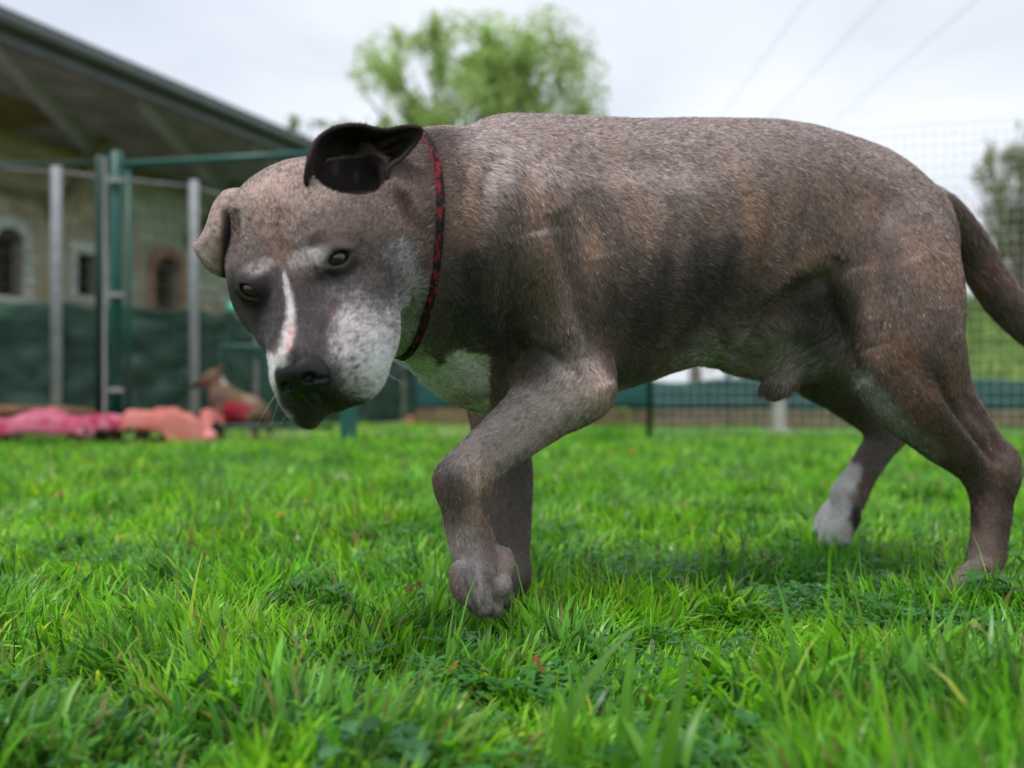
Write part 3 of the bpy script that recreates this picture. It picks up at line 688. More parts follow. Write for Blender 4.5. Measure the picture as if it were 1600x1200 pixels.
# claws
M_claw = plain('claw', (.05, .04, .035), .35)
def claw(a, b, r):
    a, b = np.array(a), np.array(b); d = nrm(b - a); x = nrm(np.cross(d, [0, 1, .1])); y = np.cross(d, x); P = []; 
    for k, (t_, rr) in enumerate(((0, 1), (.35, .85), (.7, .5), (1, .06))):
        c = a + (b - a) * t_ + np.array([0, 0, -.002]) * t_ * t_
        P += [c + (x * math.cos(q) + y * math.sin(q)) * r * rr for q in np.arange(8) * math.pi / 4]
    Fq = [(k * 8 + j, k * 8 + (j + 1) % 8, (k + 1) * 8 + (j + 1) % 8, (k + 1) * 8 + j) for k in range(3) for j in range(8)]
    link('claw', mesh_py('claw', np.array(P) + DOG_OFF, Fq), M_claw, DOG)
for (x, y, Y) in ((736, 936, .965), (753, 950, .977), (773, 953, .995), (791, 938, 1.017)): claw(W(x, y + 1, Y), W(x + 3, y + 18, Y - .006), .0030)
for dx, Y in ((-8, 1.14), (0, 1.155), (4, 1.175), (8, 1.195)): claw(W(1495 + dx, 932, Y), W(1484 + dx, 944, Y - .004), .0035)
for (x, y, Y) in ((1280, 826, 1.485), (1289, 842, 1.465), (1303, 850, 1.445), (1320, 846, 1.425)): claw(W(x, y, Y), W(x - 4, y + 14, Y - .006), .0032)
for dx, Y in ((-6, 1.15), (4, 1.165), (10, 1.185), (14, 1.205)): claw(W(776 + dx, 948, Y), W(768 + dx, 958, Y - .008), .0033)
# ---------------------------------------------------------------- collar: follows the neck's skin all the way round
cA, cM, cB = W(638, 236, 0.985), W(664, 375, .905), W(630, 524, .965)
cn = nrm(np.cross(cM - cA, cB - cA)); cc = (cA + cB) / 2 + np.array([-.01, .02, 0]); cc = cc - cn * ((cc - cA) @ cn)
e2 = nrm(np.array([0, 0, 1]) - cn * cn[2]); e1 = np.cross(e2, cn); rows = []
na = 120
for off in (-.0038, -.0018, 0, .0018, .0038):
    r_ = []
    for j in range(na):
        a = 2 * math.pi * j / na; d = e1 * math.cos(a) + e2 * math.sin(a)
        ts = np.arange(.02, .2, .0015); q = cc + cn * off + d * ts[:, None]; dv = Dat(q)
        k_ = np.argmax(dv > 0); r_.append(ts[k_])
    r_ = np.array(r_)
    for _ in range(6): r_ = (np.roll(r_, 1) + r_ * 2 + np.roll(r_, -1)) / 4
    rows.append([cc + cn * off + (e1 * math.cos(2 * math.pi * j / na) + e2 * math.sin(2 * math.pi * j / na)) * (r_[j] + .0004) for j in range(na)])
CVs, CFs = sheet(rows, 12, 200, .0022, closed=True)
cv = (CVs - cc) @ cn; ang = np.arctan2((CVs - cc) @ e2, (CVs - cc) @ e1) * .1
cp = np.column_stack([ang * 1.0, cv, ang * 0]) + 5
pat = noise3(cp, 260, 3) * .5 + noise3(cp, 520, 9) * .5
wv = np.sin(ang * 2 * math.pi / .018) * np.cos(cv * 2 * math.pi / .012)
red = sstep(.62, .70, pat * .8 + (wv * .5 + .5) * .28) 
red = np.maximum(red * .95, sstep(.0028, .0034, -cv) * (CVs[:, 2] > .44))
cc_ = np.array([.006, .006, .009]) * (1 - red[:, None]) + np.array([.22, .011, .018]) * red[:, None]
cme = mesh_np('collar', CVs + DOG_OFF, CFs); set_col(cme, 'dye', cc_)
M_col = attr_mat('woven_collar', 'dye', .8, .2)
link('collar', cme, M_col, DOG)
# ---------------------------------------------------------------- fur: combed short hairs over the whole skin
def fur(n_body, n_head):
    rg = np.random.default_rng(77)
    tri = np.concatenate([F[:, [0, 1, 2]], F[:, [0, 2, 3]]])
    a, b_, c_ = V[tri[:, 0]], V[tri[:, 1]], V[tri[:, 2]]
    cr = np.cross(b_ - a, c_ - a); area = np.linalg.norm(cr, axis=1) / 2; cen = (a + b_ + c_) / 3
    fn = cr / (np.linalg.norm(cr, axis=1, keepdims=True) + 1e-12)
    back = sstep(-.15, .35, (fn * (cen - [0, 0, CAMZ]) / np.linalg.norm(cen, axis=1, keepdims=True)).sum(1))
    hw = sstep(.99, .93, cen[:, 1]) * sstep(-.03, -.08, cen[:, 0]) * (cen[:, 2] > .2)
    dens = (1 - .8 * back)
    q_ = (cen - EARC) / np.array([.0285, .026, .0255]); dens = dens * (np.linalg.norm(q_, axis=1) > 1.13)
    for e, d, h, v in EYES:
        de = np.linalg.norm(cen - e, axis=1); dens = dens * (de > .0117)
        q = cen - (e + d * .0125); el = np.sqrt(((q @ d) / .009) ** 2 + ((q @ h) / .0105) ** 2 + ((q @ v) / .0075) ** 2); dens = dens * (el > 1)
    q = cen - NP(92, 0, -21); dens = dens * (np.sqrt(((q @ NFv) / .015) ** 2 + ((q @ HL) / .0185) ** 2 + ((q @ NUv) / .0165) ** 2) > 1)
    ix = tri[:, 0] >= iL
    dens = dens * np.where(ix, .8, 1)
    out = []
    for n, w_ in ((n_body, 1 - hw), (n_head, hw)):
        w = area * dens * w_; cs = np.cumsum(w); out.append(np.searchsorted(cs, rg.random(n) * cs[-1]))
    ti = np.minimum(np.concatenate(out), len(tri) - 1); n = len(ti)
    u = rg.random(n); v = rg.random(n); fl = u + v > 1; u[fl] = 1 - u[fl]; v[fl] = 1 - v[fl]; w = 1 - u - v
    T = tri[ti]; bl = lambda A: A[T[:, 0]] * w[:, None] + A[T[:, 1]] * u[:, None] + A[T[:, 2]] * v[:, None]
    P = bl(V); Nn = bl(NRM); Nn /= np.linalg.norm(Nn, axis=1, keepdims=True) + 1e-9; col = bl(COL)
    # combing directions, placed by hand
    td = np.array([TD[0], TD[1], 0.0]); S = []
    def f3(px, py, Y, dpx, dpy, dY=0.0, w=1.0): 
        d = W(px + dpx, py + dpy, Y + dY) - W(px, py, Y); S.append((W(px, py, Y), nrm(d), w))
    for x in (760, 900, 1050, 1200, 1330): f3(x, 215, 1.15 + (x - 760) * .0003, 60, 6, .015)
    for x in (800, 950, 1080, 1200): f3(x, 330, 1.06 + (x - 800) * .0003, 50, 26, .01)
    for x in (960, 1060, 1150): f3(x, 480, 1.08 + (x - 960) * .0003, 50, 20, .01)
    f3(1400, 280, 1.2, 50, 40, .01); f3(1440, 380, 1.13, 20, 60); f3(1360, 380, 1.13, 10, 60); f3(1350, 500, 1.12, 5, 60); f3(1440, 500, 1.12, 5, 60); f3(1400, 600, 1.13, 40, 50); f3(1480, 650, 1.15, 45, 50)
    f3(1550, 740, 1.18, 5, 60); f3(1550, 820, 1.18, -3, 60); f3(1500, 600, 1.16, 20, 60); f3(1230, 560, 1.2, -40, 45); f3(1160, 540, 1.2, 50, 20); f3(1280, 520, 1.2, -50, 30); f3(1210, 600, 1.22, -10, 60)
    f3(1500, 350, 1.33, 25, 50, .01); f3(1550, 460, 1.36, 35, 45); f3(1600, 500, 1.38, 50, 40)
    f3(700, 300, .98, 40, 50, .02); f3(700, 420, .95, 20, 60, .02); f3(780, 430, 1.0, 25, 60); f3(860, 420, 1.0, 15, 60); f3(700, 560, 1.0, 40, 50); f3(780, 560, 1.0, 30, 50); f3(880, 540, .99, 15, 60)
    f3(640, 300, .92, 40, 50, .03); f3(645, 450, .9, 25, 60, .03)
    f3(880, 620, 1.0, -50, 35); f3(800, 680, .99, -50, 40); f3(720, 760, .97, 5, 60); f3(735, 850, .97, 10, 60); f3(765, 920, .97, 25, 50); f3(930, 610, 1.05, 5, 50)
    f3(800, 760, 1.2, 0, 60); f3(800, 880, 1.2, 0, 60); f3(1290, 600, 1.38, 50, 40); f3(1370, 690, 1.39, -30, 60); f3(1310, 780, 1.38, -25, 60); f3(1340, 560, 1.37, 20, 50)
    def fh_(f, l, u, df, dl, du): S.append((H(f, l, u), nrm(df * HF + dl * HL + du * HU), 1.0))
    fh_(60, 0, -8, -1, 0, .1); fh_(20, 0, -8, -1, 0, .2); fh_(-20, 0, 0, -1, 0, .3); fh_(-60, 0, 12, -1, 0, -.1); fh_(-90, 0, 5, -1, 0, -.5)
    for s in (-1, 1):
        fh_(80, s * 25, -40, -1, s * .3, -.35); fh_(50, s * 40, -50, -1, s * .2, -.35); fh_(60, s * 20, -80, -1, s * .3, -.3); fh_(20, s * 45, -60, -1, s * .1, -.3); fh_(10, s * 30, -15, -1, s * .6, .1)
        fh_(-10, s * 45, -20, -1, s * .5, 0); fh_(-30, s * 60, -40, -1, s * .1, -.2); fh_(-60, s * 60, -60, -1, 0, -.3); fh_(-40, s * 30, 10, -1, s * .3, 0); fh_(-30, s * 45, -80, -1, 0, -.2)
    SP = np.array([q[0] for q in S]); SD = np.array([q[1] for q in S]); fl_ = np.empty((n, 3))
    for i0 in range(0, n, 60000):
        d2 = ((P[i0:i0 + 60000, None, :] - SP[None]) ** 2).sum(2); ww = 1 / (d2 + .0002) ** 2
        fl_[i0:i0 + 60000] = (ww @ SD) / ww.sum(1, keepdims=True)
    isL = T[:, 0] >= iL
    # clumping and stray directions, correlated over a few millimetres
    j1 = np.stack([fbm(P, 120, 60 + k, 2) - .5 for k in range(3)], 1) + .8 * np.stack([noise3(P, 420, 70 + k) - .5 for k in range(3)], 1)
    fl_ = fl_ + j1 * .75 + rg.normal(0, .10, (n, 3))
    fl_ = fl_ - Nn * (fl_ * Nn).sum(1, keepdims=True); fl_ /= np.linalg.norm(fl_, axis=1, keepdims=True) + 1e-9
    hp = sstep(.99, .93, P[:, 1]) * sstep(-.03, -.08, P[:, 0]) * (P[:, 2] > .2)
    px, py = proj(P)
    ln = .0058 * (1 - hp) + .0040 * hp; cd_ = (P - cc) @ cn; cd_ = cd_ * np.sign(((HO - cc) @ cn)); ln = np.where((cd_ > 0) & (cd_ < .014) & (P[:, 0] < .05) & (P[:, 1] < 1.1), ln * 1.7, ln)
    ln = np.where((px > 1120) & (px < 1330) & (py > 500) & (py < 610) & (P[:, 1] < 1.33), .016, ln)
    ln = np.where((P[:, 2] < .24) & (px > 660), .0046, ln); ln = np.where((P[:, 2] < .11) & (px > 660), .0032, ln); ln = np.where(isL, .0021, ln)
    ln = np.where((px > 1480) & (py < 640) & (P[:, 1] > 1.28), .013, ln)
    muz = ((P - HO) @ HF) ; ln = np.where((hp > .5) & (muz > .03), .0036, ln)
    for e, d, h, v in EYES:
        de = np.linalg.norm(P - e, axis=1); near_eye = sstep(.024, .014, de); ln = ln * (1 - .72 * near_eye)
    ln = ln * rg.uniform(.65, 1.25, n); lift = np.clip(rg.normal(.25, .09, n), .05, .8) + .15 * (noise3(P, 60, 81) - .5)
    K = 4; pts = np.empty((n, K, 3)); cur = P - Nn * .0004
    for k in range(K):
        pts[:, k] = cur; an = lift * (1.25 - .45 * k)
        cur = cur + (fl_ * np.cos(an)[:, None] + Nn * np.sin(an)[:, None]) * (ln / (K - 1))[:, None]
    guard = rg.random(n) < .16; rad = np.tile(np.array([.000115, .000105, .00008, .00003]), (n, 1)) * (rg.uniform(.7, 1.2, n) * np.where(guard, 1.9, 1.0))[:, None]
    # each hair: ticked between silver, tan and dark
    r = rg.random(n); loc = (fbm(P, 430, 91, 2) - .5) * 2.6 * (1 - .6 * (hp > .5)); g = np.exp(rg.normal(-.04, .45, n) + loc)[:, None]; hc_ = col * g * 1.08
    lum = col.mean(1); brt = np.clip(lum / .3, 0, 1)
    hc_ = np.where(((r < np.where(hp > .5, .06, .15)) & (lum > .05))[:, None], col * .45 + np.array([.33, .29, .26]) * .55, hc_); hc_ = np.where(((r > .13) & (r < .27) & (brt < .8) & (lum > .05))[:, None], col * .5 + np.array([.19, .115, .078]) * .5, hc_)
    hc_ = np.where(((r > .88))[:, None] & (~isL[:, None]), hc_ * .35, hc_)
    sel = (hp > .5) & (lum > .15) & (lum < .48); pw = np.clip((lum - .05) / .55, 0, 1); rr2 = rg.random(n) < pw * .9
    hc_ = np.where(sel[:, None], hc_ * .40 + np.where(rr2[:, None], np.array([.62, .60, .58]), np.array([.055, .045, .042])) * .60, hc_)
    hc_ = np.clip(hc_, .004, .85)
    hcv = bpy.data.hair_curves.new('fur'); hcv.add_curves([K] * n)
    hcv.attributes['position'].data.foreach_set('vector', (pts + DOG_OFF).astype(np.float32).ravel())
    (hcv.attributes.get('radius') or hcv.attributes.new('radius', 'FLOAT', 'POINT')).data.foreach_set('value', rad.astype(np.float32).ravel())
    ac = hcv.attributes.new('coat', 'FLOAT_COLOR', 'CURVE'); q = np.ones((n, 4), np.float32); q[:, :3] = hc_; ac.data.foreach_set('color', q.ravel())
    hcv.materials.append(M_fur)
    o = bpy.data.objects.new('fur', hcv); C.objects.link(o); o.parent = DOG; o['kind'] = 'stuff'
    # whiskers
    wr = []
    for (f, l, u_) in [(78, 28, -40), (70, 34, -46), (64, 38, -54), (72, 32, -58), (56, 40, -48), (60, 38, -64), (78, -28, -44), (70, -34, -52), (64, -38, -60), (76, -26, -66)]:
        s = 1 if l > 0 else -1; a = H(f, l, u_); L_ = rg.uniform(.02, .045); d = nrm(HF * .15 + HL * s * .9 + HU * rg.uniform(-.7, .1)); 
        for k in range(5): t_ = k / 4; wr.append(a + d * L_ * t_ + np.array([0, 0, -.010]) * t_ * t_)
    wc = bpy.data.hair_curves.new('whiskers'); wc.add_curves([5] * (len(wr) // 5)); wc.attributes['position'].data.foreach_set('vector', (np.array(wr) + DOG_OFF).astype(np.float32).ravel())
    (wc.attributes.get('radius') or wc.attributes.new('radius', 'FLOAT', 'POINT')).data.foreach_set('value', np.tile([.00026, .00022, .00018, .00012, .00005], len(wr) // 5).astype(np.float32))
    wc.materials.append(plain('whisker', (.55, .53, .5), .4)); ow = bpy.data.objects.new('whiskers', wc); C.objects.link(ow); ow.parent = DOG; ow['kind'] = 'stuff'
fur(430000, 200000)
print('dog done', round(time.time() - T0, 1))
# ================================================================ SETTING
rg = np.random.default_rng(2024); random.seed(7)
def qbox(x0, x1, y0, y1, z0, z1):
    P = [(x, y, z) for x in (x0, x1) for y in (y0, y1) for z in (z0, z1)]
    return P, [(0, 1, 3, 2), (4, 6, 7, 5), (0, 4, 5, 1), (2, 3, 7, 6), (0, 2, 6, 4), (1, 5, 7, 3)]
class MB:
    def __init__(s): s.P = []; s.F = []
    def add(s, P, Fq):
        o = len(s.P); s.P += [tuple(map(float, p)) for p in P]; s.F += [tuple(i + o for i in f) for f in Fq]; return s
    def box(s, x0, x1, y0, y1, z0, z1): return s.add(*qbox(x0, x1, y0, y1, z0, z1))
    def beam(s, a, b, w, h, up=(0, 0, 1)):
        a, b = np.array(a, float), np.array(b, float); d = nrm(b - a); u = np.array(up, float); 
        if abs(d @ nrm(u)) > .98: u = np.array([1.0, 0, 0])
        x = nrm(np.cross(d, u)) * w / 2; y = nrm(np.cross(x, d)) * h / 2
        P = [a - x - y, a + x - y, a + x + y, a - x + y, b - x - y, b + x - y, b + x + y, b - x + y]
        return s.add(P, [(0, 3, 2, 1), (4, 5, 6, 7), (0, 1, 5, 4), (1, 2, 6, 5), (2, 3, 7, 6), (3, 0, 4, 7)])
    def tube(s, pts, rs, n=10, cap=True):
        pts = np.array(pts, float); rs = np.full(len(pts), rs) if np.isscalar(rs) else np.array(rs); P = []; d0 = None
        for i in range(len(pts)):
            d = nrm(pts[min(i + 1, len(pts) - 1)] - pts[max(i - 1, 0)])
            if d0 is None: x = np.cross(d, (0, 0, 1)); x = nrm(x) if np.linalg.norm(x) > .05 else np.array([1.0, 0, 0])
            x = nrm(x - d * (x @ d)); y = np.cross(d, x); d0 = d
            P += [pts[i] + (x * math.cos(2 * math.pi * j / n) + y * math.sin(2 * math.pi * j / n)) * rs[i] for j in range(n)]
        Fq = [(k * n + j, k * n + (j + 1) % n, (k + 1) * n + (j + 1) % n, (k + 1) * n + j) for k in range(len(pts) - 1) for j in range(n)]
        if cap: Fq += [tuple(range(n))[::-1], tuple((len(pts) - 1) * n + j for j in range(n))]
        return s.add(P, Fq)
    def build(s, name, m, parent=None, smooth=False, off=None):
        P = np.array(s.P)
        if off is not None: P = P - np.array(off)
        me = bpy.data.meshes.new(name); me.from_pydata(P.tolist(), [], s.F); me.polygons.foreach_set('use_smooth', [smooth] * len(me.polygons)); me.update()
        return link(name, me, m, parent)
# ---- ground: one sheet to the horizon
gx = np.concatenate([-np.geomspace(600, 3.2, 24), np.linspace(-3, 3, 70), np.geomspace(3.2, 600, 24)])
gy = np.concatenate([-np.geomspace(300, .6, 14), np.linspace(-.4, 9, 110), np.geomspace(9.4, 900, 26)])
def gz(x, y):
    P = np.column_stack([np.ravel(x), np.ravel(y), np.zeros(np.size(x))])
    return ((fbm(P, 1.1, 201, 3) - .5) * .035 * (np.ravel(y) < 12)).reshape(np.shape(x))
GX, GY = np.meshgrid(gx, gy, indexing='ij'); GP = np.stack([GX, GY, gz(GX, GY) - .003], -1).reshape(-1, 3)
I_ = np.arange(GX.size).reshape(GX.shape); GF = np.stack([I_[:-1, :-1], I_[1:, :-1], I_[1:, 1:], I_[:-1, 1:]], -1).reshape(-1, 4)
M_gr, t, p, L = mat('soil')
tc = N('ShaderNodeTexCoord', t); n1 = N('ShaderNodeTexNoise', t); n1.inputs['Scale'].default_value = 3.5; n1.inputs['Detail'].default_value = 9; n1.inputs['Roughness'].default_value = .7
L(tc.outputs['Object'], n1.inputs[0]); rp = N('ShaderNodeValToRGB', t); e = rp.color_ramp.elements
e[0].position = .35; e[0].color = (.040, .075, .014, 1); e[1].position = .65; e[1].color = (.070, .160, .018, 1); q = e.new(.5); q.color = (.055, .115, .016, 1)
L(n1.outputs[0], rp.inputs[0]); L(rp.outputs[0], p.inputs['Base Color']); p.inputs['Roughness'].default_value = .95; p.inputs['Specular IOR Level'].default_value = .1
bm2 = N('ShaderNodeBump', t); bm2.inputs['Distance'].default_value = .02; L(n1.outputs[0], bm2.inputs['Height']); L(bm2.outputs[0], p.inputs['Normal'])
tag(link('ground', mesh_np('ground', GP, GF), M_gr), kind='structure')
# bare worn earth at the foot of the kennels
dm = MB(); nx, ny = 60, 14
DX, DY = np.meshgrid(np.linspace(-9, .3, nx), np.linspace(0, 1, ny), indexing='ij')
front = 6.15 + .35 * np.sin(DX * 1.3) + .2 * np.sin(DX * 3.1 + 1); DYY = front + (13 - front) * DY
DP = np.stack([DX, DYY, gz(DX, DYY) + .006], -1).reshape(-1, 3); I2 = np.arange(nx * ny).reshape(nx, ny)
DF = np.stack([I2[:-1, :-1], I2[1:, :-1], I2[1:, 1:], I2[:-1, 1:]], -1).reshape(-1, 4)
M_dirt = plain('dirt', (.33, .28, .21), .95, noise=.5, scale=2.5, bump=.4)
tag(link('dirt_yard', mesh_np('dirt_yard', DP, DF), M_dirt), kind='structure')
# grassy bank on the right, behind the fence
bx = np.linspace(-2, 30, 60); by = np.linspace(9.2, 19, 24); BX, BY = np.meshgrid(bx, by, indexing='ij')
prof = np.sin(np.clip((BY - 9.2) / 9.8, 0, 1) * math.pi) ** .8; hgt = .05 + 1.45 * sstep(3.6, 5.2, BX)
BZ = prof * hgt + (fbm(np.column_stack([BX.ravel(), BY.ravel(), BX.ravel() * 0]), 1.6, 5).reshape(BX.shape) - .5) * .35 * prof
BP = np.stack([BX, BY, BZ - .02], -1).reshape(-1, 3); I3 = np.arange(BX.size).reshape(BX.shape)
BF = np.stack([I3[:-1, :-1], I3[1:, :-1], I3[1:, 1:], I3[:-1, 1:]], -1).reshape(-1, 4)
M_bank = plain('bank_grass', (.17, .25, .055), .95, noise=.5, scale=2.2, bump=.8, spec=.1)
tag(link('grassy_bank', mesh_np('grassy_bank', BP, BF), M_bank), kind='structure')

# ---- lawn
def hnoise(x, y, s, sd): return fbm(np.column_stack([x, y, x * 0]), s, sd, 2)
PAWS = [(W(765, 950, .99), .03), (W(790, 950, 1.18), .03)]
def blades(n, y0, y1, marg, hmul, wmul, lev, seed, extra=None):
    r = np.random.default_rng(seed)
    if extra is None:
        y = y0 + (y1 - y0) * r.random(n); hw = .525 * y + marg
        keep = r.random(n) < hw / (.525 * y1 + marg); y = y[keep]; hw = hw[keep]; x = (r.random(len(y)) * 2 - 1) * hw
        cl = hnoise(x, y, 26, seed + 3); keep = r.random(len(x)) < .40 + 1.0 * sstep(.35, .6, cl); x, y = x[keep], y[keep]
        n = len(x)
        big = hnoise(x, y, 2.6, 301); mid = hnoise(x, y, 9, 302); sm = hnoise(x, y, 30, 303)
        h = (.026 + .032 * sstep(.3, .7, big) + .032 * sstep(.35, .7, mid)) * (.55 + .75 * r.random(n) ** 1.2) * (.8 + .4 * sm) * hmul
        tall = r.random(n) < .012; h = np.where(tall, h * 1.5 + .01, h)
        w = (.0014 + .0026 * r.random(n) ** 1.6) * wmul; w = np.where(tall, w * .55, w)
        wide = r.random(n) < .12; w = np.where(wide, w * 2.0, w)
        a0 = hnoise(x, y, 5, 310) * 14; az = a0 + r.normal(0, 1.1, n); lean = np.abs(r.normal(.30, .30, n)) + .45 * hnoise(x, y, 12, 312); lean = np.where(tall, lean * .35, lean)
        flat = r.random(n) < .10; lean = np.where(flat, lean + 1.2, lean)
    else:
        x, y, h, w, az, lean = [np.array(c, float) for c in zip(*extra)]; n = len(x)
    for c, rad in PAWS:
        d = np.hypot(x - c[0], y - c[1]); h = np.where(d < rad, h * .35, h)
    z = gz(x, y)
    L_ = np.linspace(0, 1, lev); curl = r.normal(0, .25, n)
    dx, dy = np.cos(az), np.sin(az); sx, sy = -dy, dx; tw = r.normal(0, .7, n)
    wx, wy = sx * np.cos(tw) + dx * np.sin(tw), sy * np.cos(tw) + dy * np.sin(tw)
    P = []; 
    for t_ in L_:
        fw = lean * t_ ** 1.8; nr = 1 / np.sqrt(1 + .9 * lean ** 2 * t_ ** 2)
        cx = x + h * (dx * fw * nr + sx * curl * t_ ** 2 * .3); cy = y + h * (dy * fw * nr + sy * curl * t_ ** 2 * .3)
        cz = z + h * t_ * np.maximum(nr * (1 - .28 * lean * t_ ** 2), .12)
        ww = w * (1 - t_ ** 2.2) * (.75 + .5 * t_ * (1 - t_) * 2) + (0 if t_ < 1 else 0)
        if t_ < 1:
            P += [np.stack([cx - wx * ww, cy - wy * ww, cz], 1), np.stack([cx + wx * ww, cy + wy * ww, cz + ww * .4], 1)]
        else: P += [np.stack([cx, cy, cz], 1)]
    m = len(P); V_ = np.stack(P, 1).reshape(-1, 3); tr = []
    for k in range(lev - 2): tr += [(2 * k, 2 * k + 1, 2 * k + 3), (2 * k, 2 * k + 3, 2 * k + 2)]
    tr.append((2 * lev - 4, 2 * lev - 3, 2 * lev - 2)); tr = np.array(tr)
    F_ = (tr[None] + (np.arange(n) * m)[:, None, None]).reshape(-1, 3)
    # colour of each blade and along it
    g = hnoise(x, y, 3.2, 320); g2 = hnoise(x, y, 14, 321)
    A, B_, Cc = np.array([.130, .430, .018]), np.array([.275, .590, .040]), np.array([.080, .235, .048])
    c = A * (1 - g[:, None]) + B_ * g[:, None]; k = sstep(.46, .66, g2)[:, None] * .75; c = c * (1 - k) + Cc * k
    c = c * np.exp(r.normal(0, .38, n))[:, None]; yl = r.random(n)
    c = np.where((yl < .055)[:, None], np.array([.30, .27, .10]), c); c = np.where(((yl > .04) & (yl < .10))[:, None], np.array([.20, .34, .06]), c); c = np.where((yl > .93)[:, None], np.array([.03, .11, .018]), c)
    tt = np.concatenate([[t_, t_] if t_ < 1 else [1] for t_ in L_])
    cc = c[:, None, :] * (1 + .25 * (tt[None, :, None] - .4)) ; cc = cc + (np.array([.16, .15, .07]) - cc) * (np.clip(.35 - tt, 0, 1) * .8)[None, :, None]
    return V_, F_, cc.reshape(-1, 3)
parts = [blades(int(125000), .40, 1.25, .42, 1.12, 1.05, 5, 1), blades(int(150000), 1.2, 2.6, .9, .95, 1.1, 4, 2), blades(140000, 2.5, 5.0, 1.5, .9, 1.5, 3, 3), blades(130000, 4.8, 9.2, 2.2, .55, 2.0, 3, 4)]
ex = []
for (px, top, Y) in ((400, 752, 1.55), (447, 772, 1.42), (443, 800, 1.45), (475, 775, 1.7), (497, 780, 1.6), (655, 748, 1.6), (608, 790, 1.6), (322, 785, 1.7), (690, 800, 1.2), (280, 835, 1.3), (1272, 750, 1.7), (640, 800, 1.3), (1040, 770, 1.6), (1190, 790, 1.5), (860, 790, 1.5), (910, 760, 1.9)):
    q = W(px, top, Y); ex.append((q[0], Y, q[2] * 1.08, .0011, rg.uniform(0, 6.3), .15))
parts.append(blades(0, 0, 0, 0, 1, 1, 5, 9, ex))
GV = []; GFc = []; GC = []; o = 0
for v_, f_, c_ in parts: GV.append(v_); GFc.append(f_ + o); GC.append(c_); o += len(v_)
# small ground-cover leaves: clover and buttercup among the grass
def coverleaves(n, y0, y1, seed, size):
    r = np.random.default_rng(seed); y = y0 + (y1 - y0) * r.random(n); x = (r.random(n) * 2 - 1) * (.525 * y + .4)
    cl = hnoise(x, y, 3.3, 404) * .6 + hnoise(x, y, 11, 405) * .4; k = r.random(n) < sstep(.47, .60, cl) * .9 + .04; x, y = x[k], y[k]; n = len(x)
    z = gz(x, y) + .008 + .034 * r.random(n) ** .8; s = size * (.6 + .7 * r.random(n)); az0 = r.random(n) * 6.28; Vs = []; Fs = []; Cs = []
    col = np.array([.085, .27, .060]) * np.exp(r.normal(0, .25, n))[:, None] + np.array([.0, .0, .012]) * r.random(n)[:, None]
    shp = np.array([(0, 0), (.45, .28), (.8, .50), (1.08, .40), (1.0, 0), (1.08, -.40), (.8, -.5), (.45, -.28)]); m = len(shp); o = 0
    for j in range(3):
        az = az0 + j * 2.09 + r.normal(0, .15, n); til = r.uniform(-.1, .55, n); ca, sa = np.cos(az), np.sin(az); P = []
        for (a, b) in shp:
            u = a * s; v = b * s; zz = z + u * np.sin(til) - abs(b) * s * -.25; u2 = u * np.cos(til)
            P.append(np.stack([x + u2 * ca - v * sa, y + u2 * sa + v * ca, zz], 1))
        Vs.append(np.stack(P, 1).reshape(-1, 3)); tr = np.array([(0, k, k + 1) for k in range(1, m - 1)])
        Fs.append((tr[None] + (np.arange(n) * m)[:, None, None]).reshape(-1, 3) + o); Cs.append(np.repeat(col, m, 0)); o += n * m
    return np.concatenate(Vs), np.concatenate(Fs), np.concatenate(Cs)
for a in ((16000, .45, 1.5, 31, .0085), (14000, 1.5, 4.0, 32, .0095)):
    v_, f_, c_ = coverleaves(*a); GV.append(v_); GFc.append(f_ + o); GC.append(c_); o += len(v_)
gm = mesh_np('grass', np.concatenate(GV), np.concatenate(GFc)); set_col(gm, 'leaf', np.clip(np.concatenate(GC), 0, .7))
def leafmat(name, attr='leaf', transl=.45, rough=.42, spec=.45, mul=1.0):
    m, t, p, L = mat(name); a = N('ShaderNodeAttribute', t, attribute_name=attr)
    p.inputs['Roughness'].default_value = rough; p.inputs['Specular IOR Level'].default_value = spec; L(a.outputs['Color'], p.inputs['Base Color'])
    tr = N('ShaderNodeBsdfTranslucent', t); g = N('ShaderNodeMix', t, data_type='RGBA', blend_type='MULTIPLY'); g.inputs[0].default_value = 1; g.inputs[7].default_value = (1.25, 1.25, .8, 1)
    L(a.outputs['Color'], g.inputs[6]); L(g.outputs[2], tr.inputs[0]); ms = N('ShaderNodeMixShader', t); ms.inputs[0].default_value = transl
    L(p.outputs[0], ms.inputs[1]); L(tr.outputs[0], ms.inputs[2]); L(ms.outputs[0], t.nodes['Material Output'].inputs[0]); return m
M_leaf = leafmat('grass_blade', rough=.34, spec=.5, transl=.5)
tag(link('grass', gm, M_leaf), 'fresh green lawn of tangled blades and clover under the dog', 'grass', kind='stuff')
print('grass', sum(len(f) for f in GFc), round(time.time() - T0, 1))

